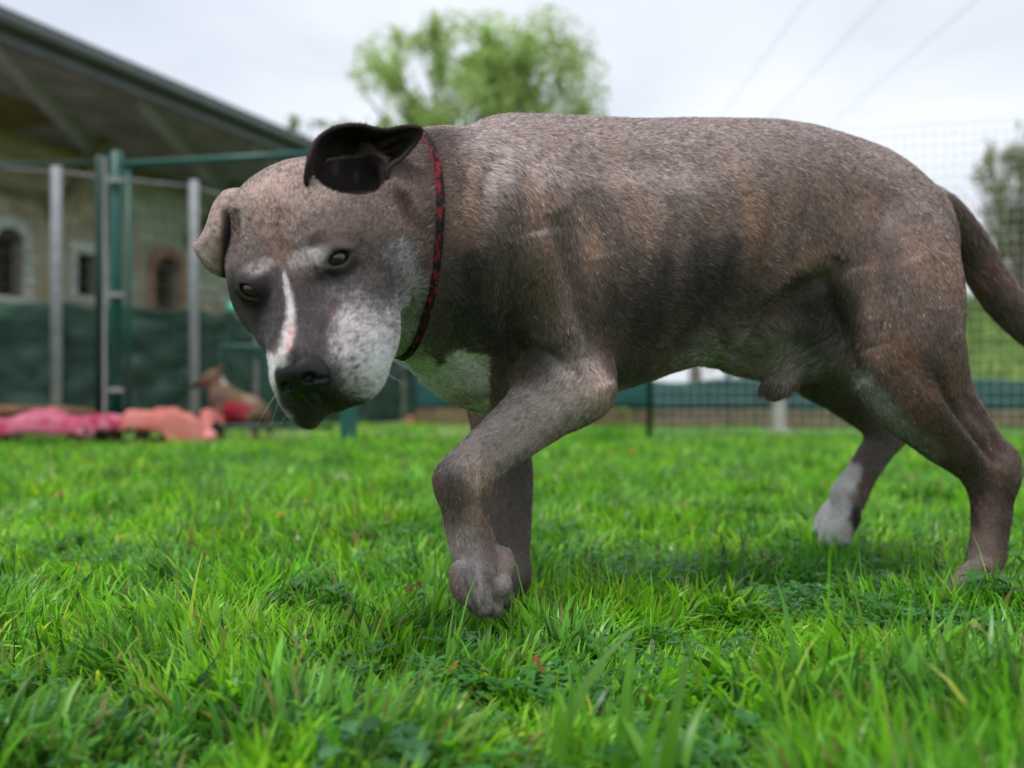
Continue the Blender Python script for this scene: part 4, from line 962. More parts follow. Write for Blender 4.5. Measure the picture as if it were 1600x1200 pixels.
# ---- single plants, tufts, flowers and leaves in the lawn
def colmesh(name, P, Fq, col, m, parent=None, smooth=True, off=None):
    P = np.array(P, float)
    if off is not None: P = P - np.array(off)
    me = mesh_py(name, P, Fq, smooth); c = np.asarray(col, float); set_col(me, 'leaf', np.tile(c, (len(P), 1)) if c.ndim == 1 else c); return link(name, me, m, parent)
def ribbon(base, h, w, az, lean, n=8, twist=.3, fold=.35):
    P = []; dx, dy = math.cos(az), math.sin(az); 
    for k in range(n + 1):
        t_ = k / n; fw = lean * t_ ** 1.8; ww = w * (1 - t_ ** 2.5) * (.7 + .9 * t_ * (1 - t_)); a = twist * t_
        sx, sy = -dy * math.cos(a) + dx * math.sin(a), dx * math.cos(a) + dy * math.sin(a)
        c = np.array(base) + h * np.array([dx * fw, dy * fw, t_ * (1 - .3 * lean * t_ * t_)]); e_ = np.array([sx, sy, 0])
        P += [c - e_ * ww + np.array([0, 0, ww * fold]), c, c + e_ * ww + np.array([0, 0, ww * fold])]
    Fq = []
    for k in range(n): Fq += [(3 * k, 3 * k + 1, 3 * k + 4, 3 * k + 3), (3 * k + 1, 3 * k + 2, 3 * k + 5, 3 * k + 4)]
    return P, Fq
def tuft(px, Y, label, n, h, w, col, name='grass_tuft', spread=.02, lean=.5, seed=0, cat='grass tuft'):
    r = np.random.default_rng(seed + 900); x = (px - 800) / FOC * Y; z = float(gz(np.array([x]), np.array([Y]))[0]); o = empty(name, (x, Y, z)); tag(o, label, cat)
    for k in range(n):
        P, Fq = ribbon((r.normal(0, spread), r.normal(0, spread), -.002), h * r.uniform(.6, 1.1), w * r.uniform(.7, 1.2), r.uniform(0, 6.28), abs(r.normal(lean, lean * .6)), twist=r.normal(0, .6))
        colmesh('blade', P, Fq, np.array(col) * math.exp(r.normal(0, .18)), M_leaf, o)
tuft(915, .62, 'tuft of broad pale blades standing tallest in the blurred foreground', 8, .14, .0058, (.20, .46, .06), spread=.012, lean=.25, seed=1)
tuft(1030, .60, 'leaning tuft of broad blades right of the tallest tuft in the near foreground', 6, .115, .0056, (.18, .44, .05), spread=.014, lean=.5, seed=2)
tuft(672, .66, 'tuft of broad dark green blades in the near foreground below the front paws', 6, .085, .0042, (.10, .34, .03), spread=.016, lean=.6, seed=3)
tuft(330, .70, 'tuft of bluish blades in the blurred foreground on the left', 7, .075, .0042, (.10, .32, .06), spread=.02, lean=.7, seed=4)
tuft(955, 5.2, 'round bushy tuft at the far edge of the lawn behind the elbow', 60, .17, .006, (.10, .30, .03), spread=.05, lean=.7, seed=5)
tuft(625, 5.0, 'broad rough tuft at the far edge of the lawn below the chin', 60, .14, .006, (.10, .30, .03), spread=.12, lean=.7, seed=6)
tuft(440, 1.32, 'dark green tuft with upright blades left of the lifted paw', 34, .085, .0019, (.055, .26, .012), spread=.03, lean=.5, seed=7)
tuft(640, 1.22, 'dark green tuft close to the left of the lifted paw', 38, .085, .0019, (.055, .26, .012), spread=.035, lean=.5, seed=8)
tuft(1290, 1.28, 'dark green tuft in front of the white hind paw', 60, .095, .0019, (.055, .26, .012), spread=.04, lean=.5, seed=9)
tuft(1135, 1.28, 'dark tuft in the shade below the belly', 34, .07, .0019, (.055, .26, .012), spread=.04, lean=.5, seed=10)
tuft(1530, 1.09, 'dense fresh tuft hiding the toes of the near hind foot', 150, .088, .0021, (.12, .39, .014), spread=.045, lean=.35, seed=11)
tuft(1300, 1.42, 'dense fresh tuft round the toes of the far hind foot', 120, .078, .0021, (.12, .39, .014), spread=.04, lean=.35, seed=12)
def lobed(P0, az, til, s, n=9):
    """a leaf with toothed lobes along a midrib"""
    P = []; out = [(0, .02), (.12, .10), (.2, .30), (.28, .16), (.42, .42), (.5, .22), (.62, .44), (.72, .22), (.84, .30), (.92, .12), (1.0, 0)]
    ca, sa = math.cos(az), math.sin(az)
    def pt(u, v): 
        d = u * s; return np.array(P0) + np.array([d * math.cos(til) * ca - v * s * sa, d * math.cos(til) * sa + v * s * ca, d * math.sin(til) - u * u * s * .35 + abs(v) * s * .35])
    Fq = []
    for (u, v) in out: P += [pt(u, v), pt(u, 0), pt(u, -v)]
    for k in range(len(out) - 1): Fq += [(3 * k, 3 * k + 3, 3 * k + 4, 3 * k + 1), (3 * k + 1, 3 * k + 4, 3 * k + 5, 3 * k + 2)]
    return P, Fq
def weed(px, Y, label, n, s, col, seed, hgt=.03):
    r = np.random.default_rng(seed); x = (px - 800) / FOC * Y; z = float(gz(np.array([x]), np.array([Y]))[0]); o = empty('weed', (x, Y, z)); tag(o, label, 'weed')
    st = MB()
    for k in range(n):
        a = r.uniform(0, 6.28); q = np.array([math.cos(a) * r.uniform(.003, .03), math.sin(a) * r.uniform(.003, .03), hgt * r.uniform(.5, 1.4)]); st.tube([(0, 0, -.003), q * [.4, .4, .7], q], [.0011, .001, .0008], 5)
        P, Fq = lobed(q, a + r.normal(0, .5), r.uniform(-.1, .7), s * r.uniform(.6, 1.2)); colmesh('leaf', P, Fq, np.array(col) * math.exp(r.normal(0, .2)), M_leaf, o)
    me = st.build('stem', M_stem, o)
M_stem = plain('stem', (.08, .16, .03), .6)
weed(1590, 1.08, 'leafy grey green weed with toothed leaves beside the near hind foot', 26, .035, (.08, .22, .06), 1, .05)
weed(1490, 1.06, 'low spreading weed with bluish leaves in front of the near hind foot', 18, .034, (.10, .24, .09), 2, .026)
weed(1420, 1.10, 'flat weed with bluish lobed leaves between the hind feet', 16, .032, (.09, .23, .08), 3, .022)
weed(1010, 1.20, 'dark weed with lobed leaves on the lawn below the ribs', 18, .03, (.06, .18, .04), 4, .03)
weed(480, 1.15, 'pale leaved weed below the nose', 16, .028, (.12, .27, .10), 5, .028)
weed(140, 1.5, 'dark leaved weed patch at the left side of the lawn', 26, .035, (.07, .2, .05), 6, .035)
weed(560, .62, 'blurred bluish broad leaved weed at the front of the lawn', 14, .032, (.08, .22, .09), 7, .034)
weed(1300, .70, 'blurred dark broad leaved weed right of the broad tufts', 14, .026, (.07, .22, .06), 8, .026)
weed(830, 1.12, 'dark weed with small lobed leaves right of the front paws', 14, .026, (.06, .18, .04), 9, .022)
M_yel = plain('yellow_petal', (.75, .52, .015), .6, noise=.1)
def flower(px, Y, h, label, group=None, r_=.013, cat='dandelion', name='dandelion', m=None):
    x = (px - 800) / FOC * Y; z = float(gz(np.array([x]), np.array([Y]))[0]); o = empty(name, (x, Y, z)); tag(o, label, cat, group)
    MB().tube([(0, 0, 0), (.003, .001, h * .5), (0, 0, h)], [.0014, .0013, .0012], 6).build('stem', M_stem, o, True)
    f = MB()
    for ring, (rr, zz, nn) in enumerate(((1, .0, 18), (.72, .003, 14), (.4, .0055, 9))):
        for k in range(nn):
            a = 2 * math.pi * k / nn + ring * .2; d = np.array([math.cos(a), math.sin(a), 0]); s_ = np.array([-d[1], d[0], 0]) * r_ * .14; c0 = np.array([0, 0, h])
            f.add([c0, c0 + d * r_ * rr * .6 - s_ + [0, 0, zz + .003], c0 + d * r_ * rr + [0, 0, zz + .003], c0 + d * r_ * rr * .6 + s_ + [0, 0, zz + .003]], [(0, 1, 2, 3)])
    f.build('flower_head', m or M_yel, o)
flower(955, 3.6, .05, 'left one of two yellow dandelions on the lawn below the ribs', 'yellow flowers in the lawn', .02)
flower(990, 3.7, .055, 'right one of two yellow dandelions on the lawn below the ribs', 'yellow flowers in the lawn', .024)
flower(440, 1.72, .05, 'small yellow flower between tall blades left of the paws', 'yellow flowers in the lawn', .010)
flower(478, 1.75, .07, 'half closed yellow flower on a bent stalk left of the paws', 'yellow flowers in the lawn', .008)
M_wht = plain('white_petal', (.75, .75, .70), .6, noise=.08)
flower(466, 1.55, .035, 'tiny white daisy among blades left of the paws', 'white flowers in the lawn', .006, 'daisy', 'daisy', M_wht)
flower(732, .985, .022, 'tiny white daisy under the lifted front paw', 'white flowers in the lawn', .007, 'daisy', 'daisy', M_wht)
def deadleaf(px, Y, z, s, col, label):
    P, Fq = [], []; r = np.random.default_rng(int(px)); a = r.uniform(0, 6.28); x = (px - 800) / FOC * Y
    for k in range(7):
        t_ = k / 6; w_ = s * .34 * math.sin(math.pi * min(t_ * .9 + .08, 1)); c = np.array([math.cos(a), math.sin(a), 0]) * s * (t_ - .5) + np.array([0, 0, .006 * math.sin(t_ * 5)]); sd = np.array([-math.sin(a), math.cos(a), .4])
        P += [c - sd * w_, c + np.array([0, 0, -.002]), c + sd * w_]
    for k in range(6): Fq += [(3 * k, 3 * k + 1, 3 * k + 4, 3 * k + 3), (3 * k + 1, 3 * k + 2, 3 * k + 5, 3 * k + 4)]
    me = mesh_py('fallen_leaf', P, Fq); set_col(me, 'leaf', np.tile(col, (len(P), 1))); o = link('fallen_leaf', me, M_leaf); o.location = (x, Y, z); tag(o, label, 'leaf')
deadleaf(95, 2.2, .045, .045, (.45, .30, .12), 'tan fallen leaf lying on the lawn at the far left')
deadleaf(645, 1.12, .045, .022, (.22, .09, .05), 'small reddish brown leaf left of the lifted paw')
deadleaf(535, 2.6, .05, .05, (.40, .45, .25), 'pale fallen leaf on the lawn behind the muzzle')
deadleaf(840, .80, .045, .012, (.35, .12, .04), 'tiny orange leaf scrap in the foreground below the front paws')
deadleaf(1530, .92, .045, .022, (.45, .35, .16), 'straw coloured leaf scrap in the foreground on the right')

# ---- fences
M_green = plain('green_paint', (.005, .085, .066), .4, noise=.12, scale=5)
M_dgreen = plain('dark_green_paint', (.006, .045, .038), .45, noise=.12, scale=5)
M_galv = plain('galvanised_steel', (.30, .31, .335), .5, .0, noise=.15, scale=9)
M_wire = plain('wire', (.50, .55, .57), .5, .0, noise=.05)
M_wireg = plain('green_wire', (.02, .10, .08), .5, .0, noise=.05)
def cloth_mat(name, col):
    m, t, p, L = mat(name); tc = N('ShaderNodeTexCoord', t); n = N('ShaderNodeTexNoise', t); n.inputs['Scale'].default_value = 2.0; n.inputs['Detail'].default_value = 6; n.inputs['Distortion'].default_value = 1.5
    L(tc.outputs['Object'], n.inputs[0]); rp = N('ShaderNodeValToRGB', t); c = np.array(col); e = rp.color_ramp.elements
    e[0].position = .3; e[0].color = (*(c * .75), 1); e[1].position = .72; e[1].color = (*(c * 1.3), 1)
    L(n.outputs[0], rp.inputs[0]); L(rp.outputs[0], p.inputs['Base Color']); p.inputs['Roughness'].default_value = .65; p.inputs['Specular IOR Level'].default_value = .35
    w = N('ShaderNodeTexWave', t); w.inputs['Scale'].default_value = 60; b = N('ShaderNodeBump', t); b.inputs['Strength'].default_value = .3; b.inputs['Distance'].default_value = .002; L(tc.outputs['Object'], w.inputs[0]); L(w.outputs[0], b.inputs['Height']); L(b.outputs[0], p.inputs['Normal'])
    tr = N('ShaderNodeBsdfTranslucent', t); L(rp.outputs[0], tr.inputs[0]); ms = N('ShaderNodeMixShader', t); ms.inputs[0].default_value = .3; L(p.outputs[0], ms.inputs[1]); L(tr.outputs[0], ms.inputs[2]); L(ms.outputs[0], t.nodes['Material Output'].inputs[0]); return m
M_cloth = cloth_mat('shade_cloth', (.034, .082, .058)); M_cloth2 = cloth_mat('blue_green_cloth', (.03, .12, .115))
def cloth(name, pts, z0, z1, m, parent, off, amp=.03, seed=0, nz=26, per=.045, bz=None):
    r = np.random.default_rng(seed); A, B_ = np.array(pts[0], float), np.array(pts[1], float); Ln = np.linalg.norm(B_ - A); nn = max(6, int(Ln / per)); d = (B_ - A) / Ln; nr_ = np.array([d[1], -d[0]])
    U, Z = np.meshgrid(np.linspace(0, Ln, nn), np.linspace(0, 1, nz), indexing='ij')
    q = np.column_stack([U.ravel() * 1.0 + Z.ravel() * .6, Z.ravel() * 1.0 - U.ravel() * .45, np.full(U.size, seed * 3.7)])
    wv = ((np.abs(fbm(q, 3.6, seed + 40, 3) - .5) ** .8) - .15).reshape(U.shape) * amp * 3.2
    top = z1 - .035 * (np.sin(U / Ln * math.pi * 2.0) ** 2) + .0 * U; zz = z0 + (top - z0) * Z
    P = np.stack([A[0] + d[0] * U + nr_[0] * wv, A[1] + d[1] * U + nr_[1] * wv, zz], -1).reshape(-1, 3) - np.array(off); I_ = np.arange(U.size).reshape(U.shape)
    Fq = np.stack([I_[:-1, :-1], I_[1:, :-1], I_[1:, 1:], I_[:-1, 1:]], -1).reshape(-1, 4)
    o = link(name, mesh_np(name, P, Fq), m, parent); sm_ = o.modifiers.new('thick', 'SOLIDIFY'); sm_.thickness = .003; return o
def wiremesh(name, A, B_, z0, z1, px_, pz, r_, m, parent, off, n=4):
    A, B_ = np.array(A, float), np.array(B_, float); Ln = np.linalg.norm(B_ - A); d = (B_ - A) / Ln; b = MB()
    for k in range(int(Ln / px_) + 1):
        c = A + d * k * px_; b.tube([(c[0], c[1], z0), (c[0], c[1], z1)], r_, n, False)
    for k in range(int((z1 - z0) / pz) + 1):
        z = z1 - k * pz; b.tube([(A[0] + d[1] * r_, A[1] - d[0] * r_, z), (B_[0] + d[1] * r_, B_[1] - d[0] * r_, z)], r_, n, False)
    o = b.build(name, m, parent, True, off); o['kind'] = 'stuff'; return o
def post(name, x, y, r_, z1, m, parent, off, square=False, capm=None, z0=0.0):
    b = MB()
    if square: b.box(x - r_, x + r_, y - r_, y + r_, z0 - .02, z1)
    else: b.tube([(x, y, z0 - .02), (x, y, z1 - .01), (x, y, z1)], [r_, r_, r_ * .6], 14)
    return b.build(name, m, parent, not square, off)
def X_(px, Y): return (px - 800) / FOC * Y
# front kennel gate, green tube
G0 = (X_(185, 5.8), 5.8, 0); gate = empty('kennel_gate', G0)
tag(gate, 'tall green metal gate and posts left of the head with grey strip between its posts', 'gate')
post('gate_post', X_(182, 5.8), 5.8, .037, 1.69, M_green, gate, G0); post('gate_post', X_(155, 5.85), 5.85, .024, 1.68, M_dgreen, gate, G0)
post('steel_strip', X_(166, 5.82), 5.80, .007, 1.66, M_galv, gate, G0, True)
fb = MB(); fa = (X_(201, 5.75), 5.75); fbb = (X_(520, 5.55), 5.55)
MB().tube([(fa[0], fa[1], .05), (fa[0], fa[1], 1.62)], .016, 10).build('gate_frame', M_green, gate, True, G0)
MB().tube([(fa[0] - .04, fa[1], 1.60), (fbb[0], fbb[1], 1.62)], .021, 10).build('top_rail', M_green, gate, True, G0)
MB().tube([(fa[0], fa[1], .09), (fbb[0], fbb[1], .09)], .014, 10).build('bottom_rail', M_dgreen, gate, True, G0)
post('gate_post', X_(545, 5.55), 5.55, .042, 1.66, M_green, gate, G0, True)
wiremesh('wire_mesh', fa, fbb, .10, 1.60, .055, .10, .0012, M_wireg, gate, G0)
for z in (1.51, .85, .3):
    MB().box(X_(170, 5.75), X_(192, 5.75), 5.735, 5.77, z - .012, z + .012).build('hinge', M_galv, gate, off=G0)
L0 = (X_(-60, 6.0), 6.0, 0); lf = empty('mesh_fence', L0); tag(lf, 'mesh fence panel with thin dark top rail at the far left, left of the gate', 'fence')
MB().tube([(X_(-400, 6.2), 6.2, 1.64), (X_(150, 5.85), 5.85, 1.64)], .014, 8).build('top_rail', M_dgreen, lf, True, L0)
wiremesh('wire_mesh', (X_(-400, 6.2), 6.2), (X_(150, 5.85), 5.85), .05, 1.63, .055, .10, .0012, M_wireg, lf, L0); post('post', X_(-400, 6.2), 6.2, .025, 1.68, M_dgreen, lf, L0)
# inner fence with green shade cloth on steel posts
ln_ = [(-5.4, 6.25), (-3.18, 7.0), (-2.38, 7.5), (-2.11, 8.2), (-1.15, 10.5), (-.76, 11.0), (.9, 11.6)]
S0 = (-2.4, 7.5, 0); sf = empty('cloth_fence', S0); tag(sf, 'grey post fence hung with creased dark green shade cloth behind the beds', 'fence')
for i, (x, y) in enumerate(ln_[1:6]): post('post', x, y - .05, (.038, .036, .034, .030, .030)[i], 1.88, M_galv, sf, S0)
for i in range(len(ln_) - 1): cloth('shade_cloth', (ln_[i], ln_[i + 1]), .0, .93, M_cloth, sf, S0, .065, seed=i + 1)
for i in range(len(ln_) - 1): MB().tube([(*ln_[i], 1.84), (*ln_[i + 1], 1.84)], .008, 6).build('top_wire', M_galv, sf, True, S0)
bw = X_(362, 7.4); P = []
bo = MB().tube([(bw, 7.5, .905), (bw, 7.5, .93), (bw, 7.5, .975), (bw, 7.5, .985)], [.075, .068, .045, .01], 16).build('plastic_bowl', plain('mint_plastic', (.06, .42, .26), .35), None, True, (bw, 7.5, .905)); bo.location = (bw, 7.5, .905)
tag(bo, 'mint green upturned plastic bowl on top of the shade cloth', 'bowl')
# small green hoop frame behind the other dog
hp0 = (X_(370, 6.9), 6.9, 0); hpf = MB().tube([(X_(343, 6.9), 6.9, -.02), (X_(343, 6.9), 6.9, .60), (X_(347, 6.9), 6.9, .61), (X_(412, 6.9), 6.9, .61), (X_(416, 6.9), 6.9, .60), (X_(416, 6.9), 6.9, -.02)], .013, 8).build('hoop_frame', M_green, None, True, hp0)
hpf.location = hp0; tag(hpf, 'green tubular hoop frame standing behind the small tan dog', 'frame')
# right fence: welded mesh, green posts
R0 = (X_(1015, 6.15), 6.15, 0); rf = empty('mesh_fence', R0); tag(rf, 'tall pale welded mesh fence running right from the green post under the belly', 'fence')
ra, rb = (X_(1015, 6.15), 6.15), (X_(1900, 5.5), 5.5)
post('post', ra[0], ra[1], .019, 1.9, M_dgreen, rf, R0); post('post', rb[0], rb[1], .019, 1.9, M_dgreen, rf, R0)
wiremesh('wire_mesh', ra, rb, .02, 1.85, .055, .062, .0013, M_wire, rf, R0)
# low cloth fence with timber edging
K0 = (2.0, 8.2, 0); kf = empty('low_fence', K0); tag(kf, 'low blue green windbreak cloth fence with weathered board edging across the right background', 'fence')
kl = [(-.9, 9.3), (.2, 8.6), (1.75, 8.0), (3.4, 7.6), (5.2, 7.2), (7.5, 6.9)]
M_board = plain('weathered_board', (.14, .105, .055), .85, noise=.45, scale=6, bump=.3)
for i in range(len(kl) - 1):
    cloth('windbreak_cloth', (kl[i], kl[i + 1]), .16, .41, M_cloth2, kf, K0, .012, seed=20 + i, nz=6)
    A_, B_ = np.array(kl[i]), np.array(kl[i + 1]); nb = max(1, int(round(np.linalg.norm(B_ - A_) / .9)))
    for k in range(nb):
        a_ = A_ + (B_ - A_) * (k + .01) / nb; b_ = A_ + (B_ - A_) * (k + .99) / nb; MB().beam((a_[0], a_[1] + .02, .075), (b_[0], b_[1] + .02, .075 + .01 * ((k * 7) % 3 - 1)), .03, .17).build('edging_board', M_board, kf, off=K0)
    post('post', kl[i][0], kl[i][1] + .06, .02, .5, M_dgreen, kf, K0)
cp0 = (X_(1217, 7.0), 7.0, 0); cpst = empty('concrete_post', cp0); tag(cpst, 'short pale concrete post on a square foot seen between the hind legs', 'post')
M_conc = plain('concrete', (.42, .41, .37), .9, noise=.2, scale=14, bump=.3)
MB().box(-.035, .035, -.035, .035, .03, .30).build('shaft', M_conc, cpst); MB().box(-.075, .075, -.06, .06, -.02, .034).build('foot', M_conc, cpst)
# terracotta bricks at the foot of the fence
M_terra = plain('terracotta', (.42, .17, .09), .85, noise=.3, scale=20, bump=.2)
for i, (px, Y, w, h, a, lb) in enumerate([(705, 9.6, .22, .11, .2, 'terracotta brick on the ground behind the chest, leftmost of three'), (728, 9.5, .20, .14, -.3, 'terracotta brick standing tallest of three behind the front legs'), (655, 9.7, .24, .07, .1, 'flat terracotta brick lying below the grey posts'),]):
    o = MB().box(-w / 2, w / 2, -.06, .06, 0, h).build('brick', M_terra); o.location = (X_(px, Y), Y, .005); o.rotation_euler = (0, 0, a); bv = o.modifiers.new('b', 'BEVEL'); bv.width = .006; tag(o, lb, 'brick', 'terracotta bricks at the fence foot')

# ---- beds, blankets, log
M_wood = plain('grey_wood', (.16, .12, .085), .8, noise=.35, scale=10, bump=.3)
def fabric(name, col, col2):
    m, t, p, L = mat(name); tc = N('ShaderNodeTexCoord', t); n = N('ShaderNodeTexNoise', t); n.inputs['Scale'].default_value = 7; n.inputs['Detail'].default_value = 4; L(tc.outputs['Object'], n.inputs[0])
    rp = N('ShaderNodeValToRGB', t); e = rp.color_ramp.elements; e[0].position = .42; e[0].color = (*col, 1); e[1].position = .62; e[1].color = (*col2, 1); L(n.outputs[0], rp.inputs[0]); L(rp.outputs[0], p.inputs['Base Color']); p.inputs['Roughness'].default_value = .95; p.inputs['Specular IOR Level'].default_value = .1; return m
def bed(px0, px1, Y, ztop, label):
    x0, x1 = X_(px0, Y), X_(px1, Y); o0 = ((x0 + x1) / 2, Y + .25, 0); o = empty('dog_bed', o0); tag(o, label, 'dog bed')
    for k in range(5): MB().box(x0, x1, Y + .02 + k * .105, Y + .10 + k * .105, ztop - .03, ztop - .006).build('slat', M_wood, o, off=o0)
    for x in (x0 + .06, x1 - .06):
        for y in (Y + .05, Y + .47): MB().box(x - .03, x + .03, y - .03, y + .03, -.02, ztop - .032).build('leg', M_wood, o, off=o0)
def blanket(px0, px1, Y, ztop, m, label, seed, drop=.13, dropx=None, name='blanket'):
    x0, x1 = X_(px0, Y), X_(px1, Y); nx, ny = 60, 40; r = np.random.default_rng(seed)
    U, Vv = np.meshgrid(np.linspace(0, 1, nx), np.linspace(0, 1, ny), indexing='ij'); x = x0 + (x1 - x0) * U; s = Vv * (.55 + drop * 1.3)
    q = np.column_stack([x.ravel(), s.ravel(), x.ravel() * 0 + seed]); wr = (fbm(q, 7, seed, 3).reshape(U.shape) - .5) * .11
    dl = drop * (.75 + .5 * fbm(np.column_stack([x.ravel(), x.ravel() * 0, x.ravel() * 0]), 4, seed + 5).reshape(U.shape))
    if dropx is not None: dl = dl * (.35 + .65 * sstep(dropx[0], dropx[1], U))
    fr = np.clip(1 - s / np.maximum(dl * 1.2, .01), 0, 1)                # hanging at the front edge
    y = Y - .02 - .02 * fr + np.maximum(s - dl * 1.2, 0); z = ztop + .012 + np.maximum(wr + .03, 0) * (1 - fr) - fr * dl
    y = y - fr * np.abs(wr) * .6; edge = np.minimum(U, 1 - U); z = z - .06 * (edge < .03) * (1 - fr)
    z = np.maximum(z, .012); c = np.array([(x0 + x1) / 2, Y + .2, 0]); P = np.stack([x, y, z], -1).reshape(-1, 3) - c; I_ = np.arange(nx * ny).reshape(nx, ny)
    o = link(name, mesh_np(name, P, np.stack([I_[:-1, :-1], I_[1:, :-1], I_[1:, 1:], I_[:-1, 1:]], -1).reshape(-1, 4)), m); o.location = c; sm_ = o.modifiers.new('t', 'SOLIDIFY'); sm_.thickness = .006; tag(o, label, 'blanket'); return o
bed(-90, 128, 4.95, .108, 'low slatted dog bed under the crimson pink blanket at the far left')
blanket(-110, 132, 4.95, .108, fabric('pink_fleece', (.38, .035, .075), (.52, .18, .25)), 'crimson pink patterned blanket draped over the low bed at the far left', 3, .14, (.62, .05))
bed(200, 318, 5.45, .118, 'low slatted dog bed under the salmon blanket right of the gate post')
blanket(192, 322, 5.45, .122, fabric('salmon_fleece', (.50, .15, .13), (.58, .22, .19)), 'salmon pink blanket draped over the low bed right of the gate post', 8, .17, (.45, .75))
lg0 = (X_(70, 5.9), 5.95, .16); lgm = MB().tube([(X_(-60, 5.95) - lg0[0], 0, 0), (X_(20, 5.95) - lg0[0], .01, .006), (X_(90, 5.95) - lg0[0], 0, .0), (X_(150, 5.95) - lg0[0], -.02, -.01)], [.045, .04, .042, .035], 12).build('log', plain('bark', (.15, .075, .04), .9, noise=.4, scale=12, bump=.5), None, True)
lg0 = (lg0[0], lg0[1], .165); lgm.location = lg0; tag(lgm, 'reddish brown log laid on supports behind the crimson pink blanket', 'log')
for px in (10, 130):
    o = MB().box(-.06, .06, -.06, .06, -.01, .125).build('wood_block', M_wood); o.location = (X_(px, 5.95), 5.96, 0); tag(o, 'weathered wooden block carrying the %s end of the log' % ('left' if px < 50 else 'right'), 'wood block', 'blocks under the log')
pb = MB().tube([(0, 0, 0), (0, 0, .012), (0, 0, .04), (0, 0, .07), (0, 0, .082)], [.015, .035, .045, .033, .008], 14).build('toy_ball', plain('pink_rubber', (.75, .27, .24), .6), None, True); pb.location = (X_(327, 5.45), 5.45, 0); tag(pb, 'salmon pink rubber ball on the grass right of the salmon blanket', 'ball')
st = MB().tube([(0, 0, -.02), (0, 0, .20)], .022, 8).build('stake', plain('black_iron', (.015, .015, .018), .5), None, True); st.location = (X_(307, 5.5), 5.5, 0); tag(st, 'short black stake between the salmon blanket and the small tan dog', 'stake')

# ---- the other dog, far behind
D2 = Field(*[np.arange(a, b, .008) for a, b in ((X_(280, 5.9) - .05, X_(440, 5.9) + .1), (5.55, 6.25), (-.02, .62))])
def Q(px, py, dy=0.0, r=10): return (W(px, py, 5.9 + dy), r * 5.9 / FOC)
D2.chain([Q(350, 622, 0, 21), Q(372, 632, 0, 20), Q(396, 640, 0, 19), Q(408, 648, 0, 14)], .05)
D2.chain([Q(346, 618, 0, 17), Q(340, 600, 0, 12), Q(333, 590, 0, 11)], .03)
D2.chain([Q(334, 590, 0, 13), Q(324, 594, 0, 10), Q(312, 600, 0, 6), Q(301, 604, 0, 4.5)], .015)
for s in (-1, 1):
    D2.chain([Q(342, 582, s * .035, 4), Q(347, 572, s * .045, 3), Q(350, 566, s * .05, 1.2)], .012)
    D2.chain([Q(346, 640, s * .05, 9), Q(341, 662, s * .055, 6), Q(339, 684, s * .055, 5), Q(335, 690, s * .055, 5)], .02)
    D2.chain([Q(398, 648, s * .06, 11), Q(390, 662, s * .065, 7), Q(400, 674, s * .065, 5), Q(396, 690, s * .065, 5), Q(391, 692, s * .065, 5)], .02)
D2.chain([Q(408, 646, 0, 5), Q(420, 662, 0, 4), Q(424, 680, 0, 3)], .02)
V2, F2 = D2.mesh(); V2 = smooth_v(V2, F2, 2); p2x, p2y = proj(V2)
c2 = np.tile(np.array([.17, .10, .06]), (len(V2), 1))
def mx2(m, c):
    global c2
    m = np.clip(m, 0, 1)[:, None]; c2 = c2 * (1 - m) + np.array(c) * m
mx2(1 - sstep(308, 322, p2x), (.03, .025, .025)); mx2((1 - sstep(5, 12, np.hypot(p2x - 354, p2y - 592))), (.6, .58, .52)); mx2((1 - sstep(6, 14, np.hypot(p2x - 345, p2y - 620))) * .7, (.12, .11, .10)); mx2(sstep(366, 350, p2x) * sstep(572, 566, p2y), (.06, .04, .03)); mx2(sstep(648, 660, p2y) * .6, (.10, .05, .035)); mx2((1 - sstep(8, 16, np.hypot(p2x - 392, p2y - 622))) * .5, (.35, .27, .2))
d20 = np.array([X_(370, 5.9), 5.9, 0]); dog2 = empty('dog', d20); tag(dog2, 'small tan dog with dark muzzle and red coat standing far behind on the left', 'dog')
mm = mesh_np('body', V2 - d20, F2); set_col(mm, 'coat', c2); link('body', mm, attr_mat('short_coat', 'coat', .8, .2), dog2)
sl_ = []
for i in range(9):
    t_ = i / 8; c = W(356 + 44 * t_, 634 + 12 * t_, 5.9); sl_.append([c + np.array([.012 * math.sin(a), math.cos(a) * .088, math.sin(a) * .086 - .012]) for a in np.linspace(-3.0, .35 if False else 6.0, 22)[:22]])
cvv, cff = sheet(sl_, 20, 44, .004); link('coat', mesh_np('coat', cvv - d20, cff), fabric('red_coat', (.33, .02, .045), (.40, .10, .13)), dog2)
print('mid', round(time.time() - T0, 1))
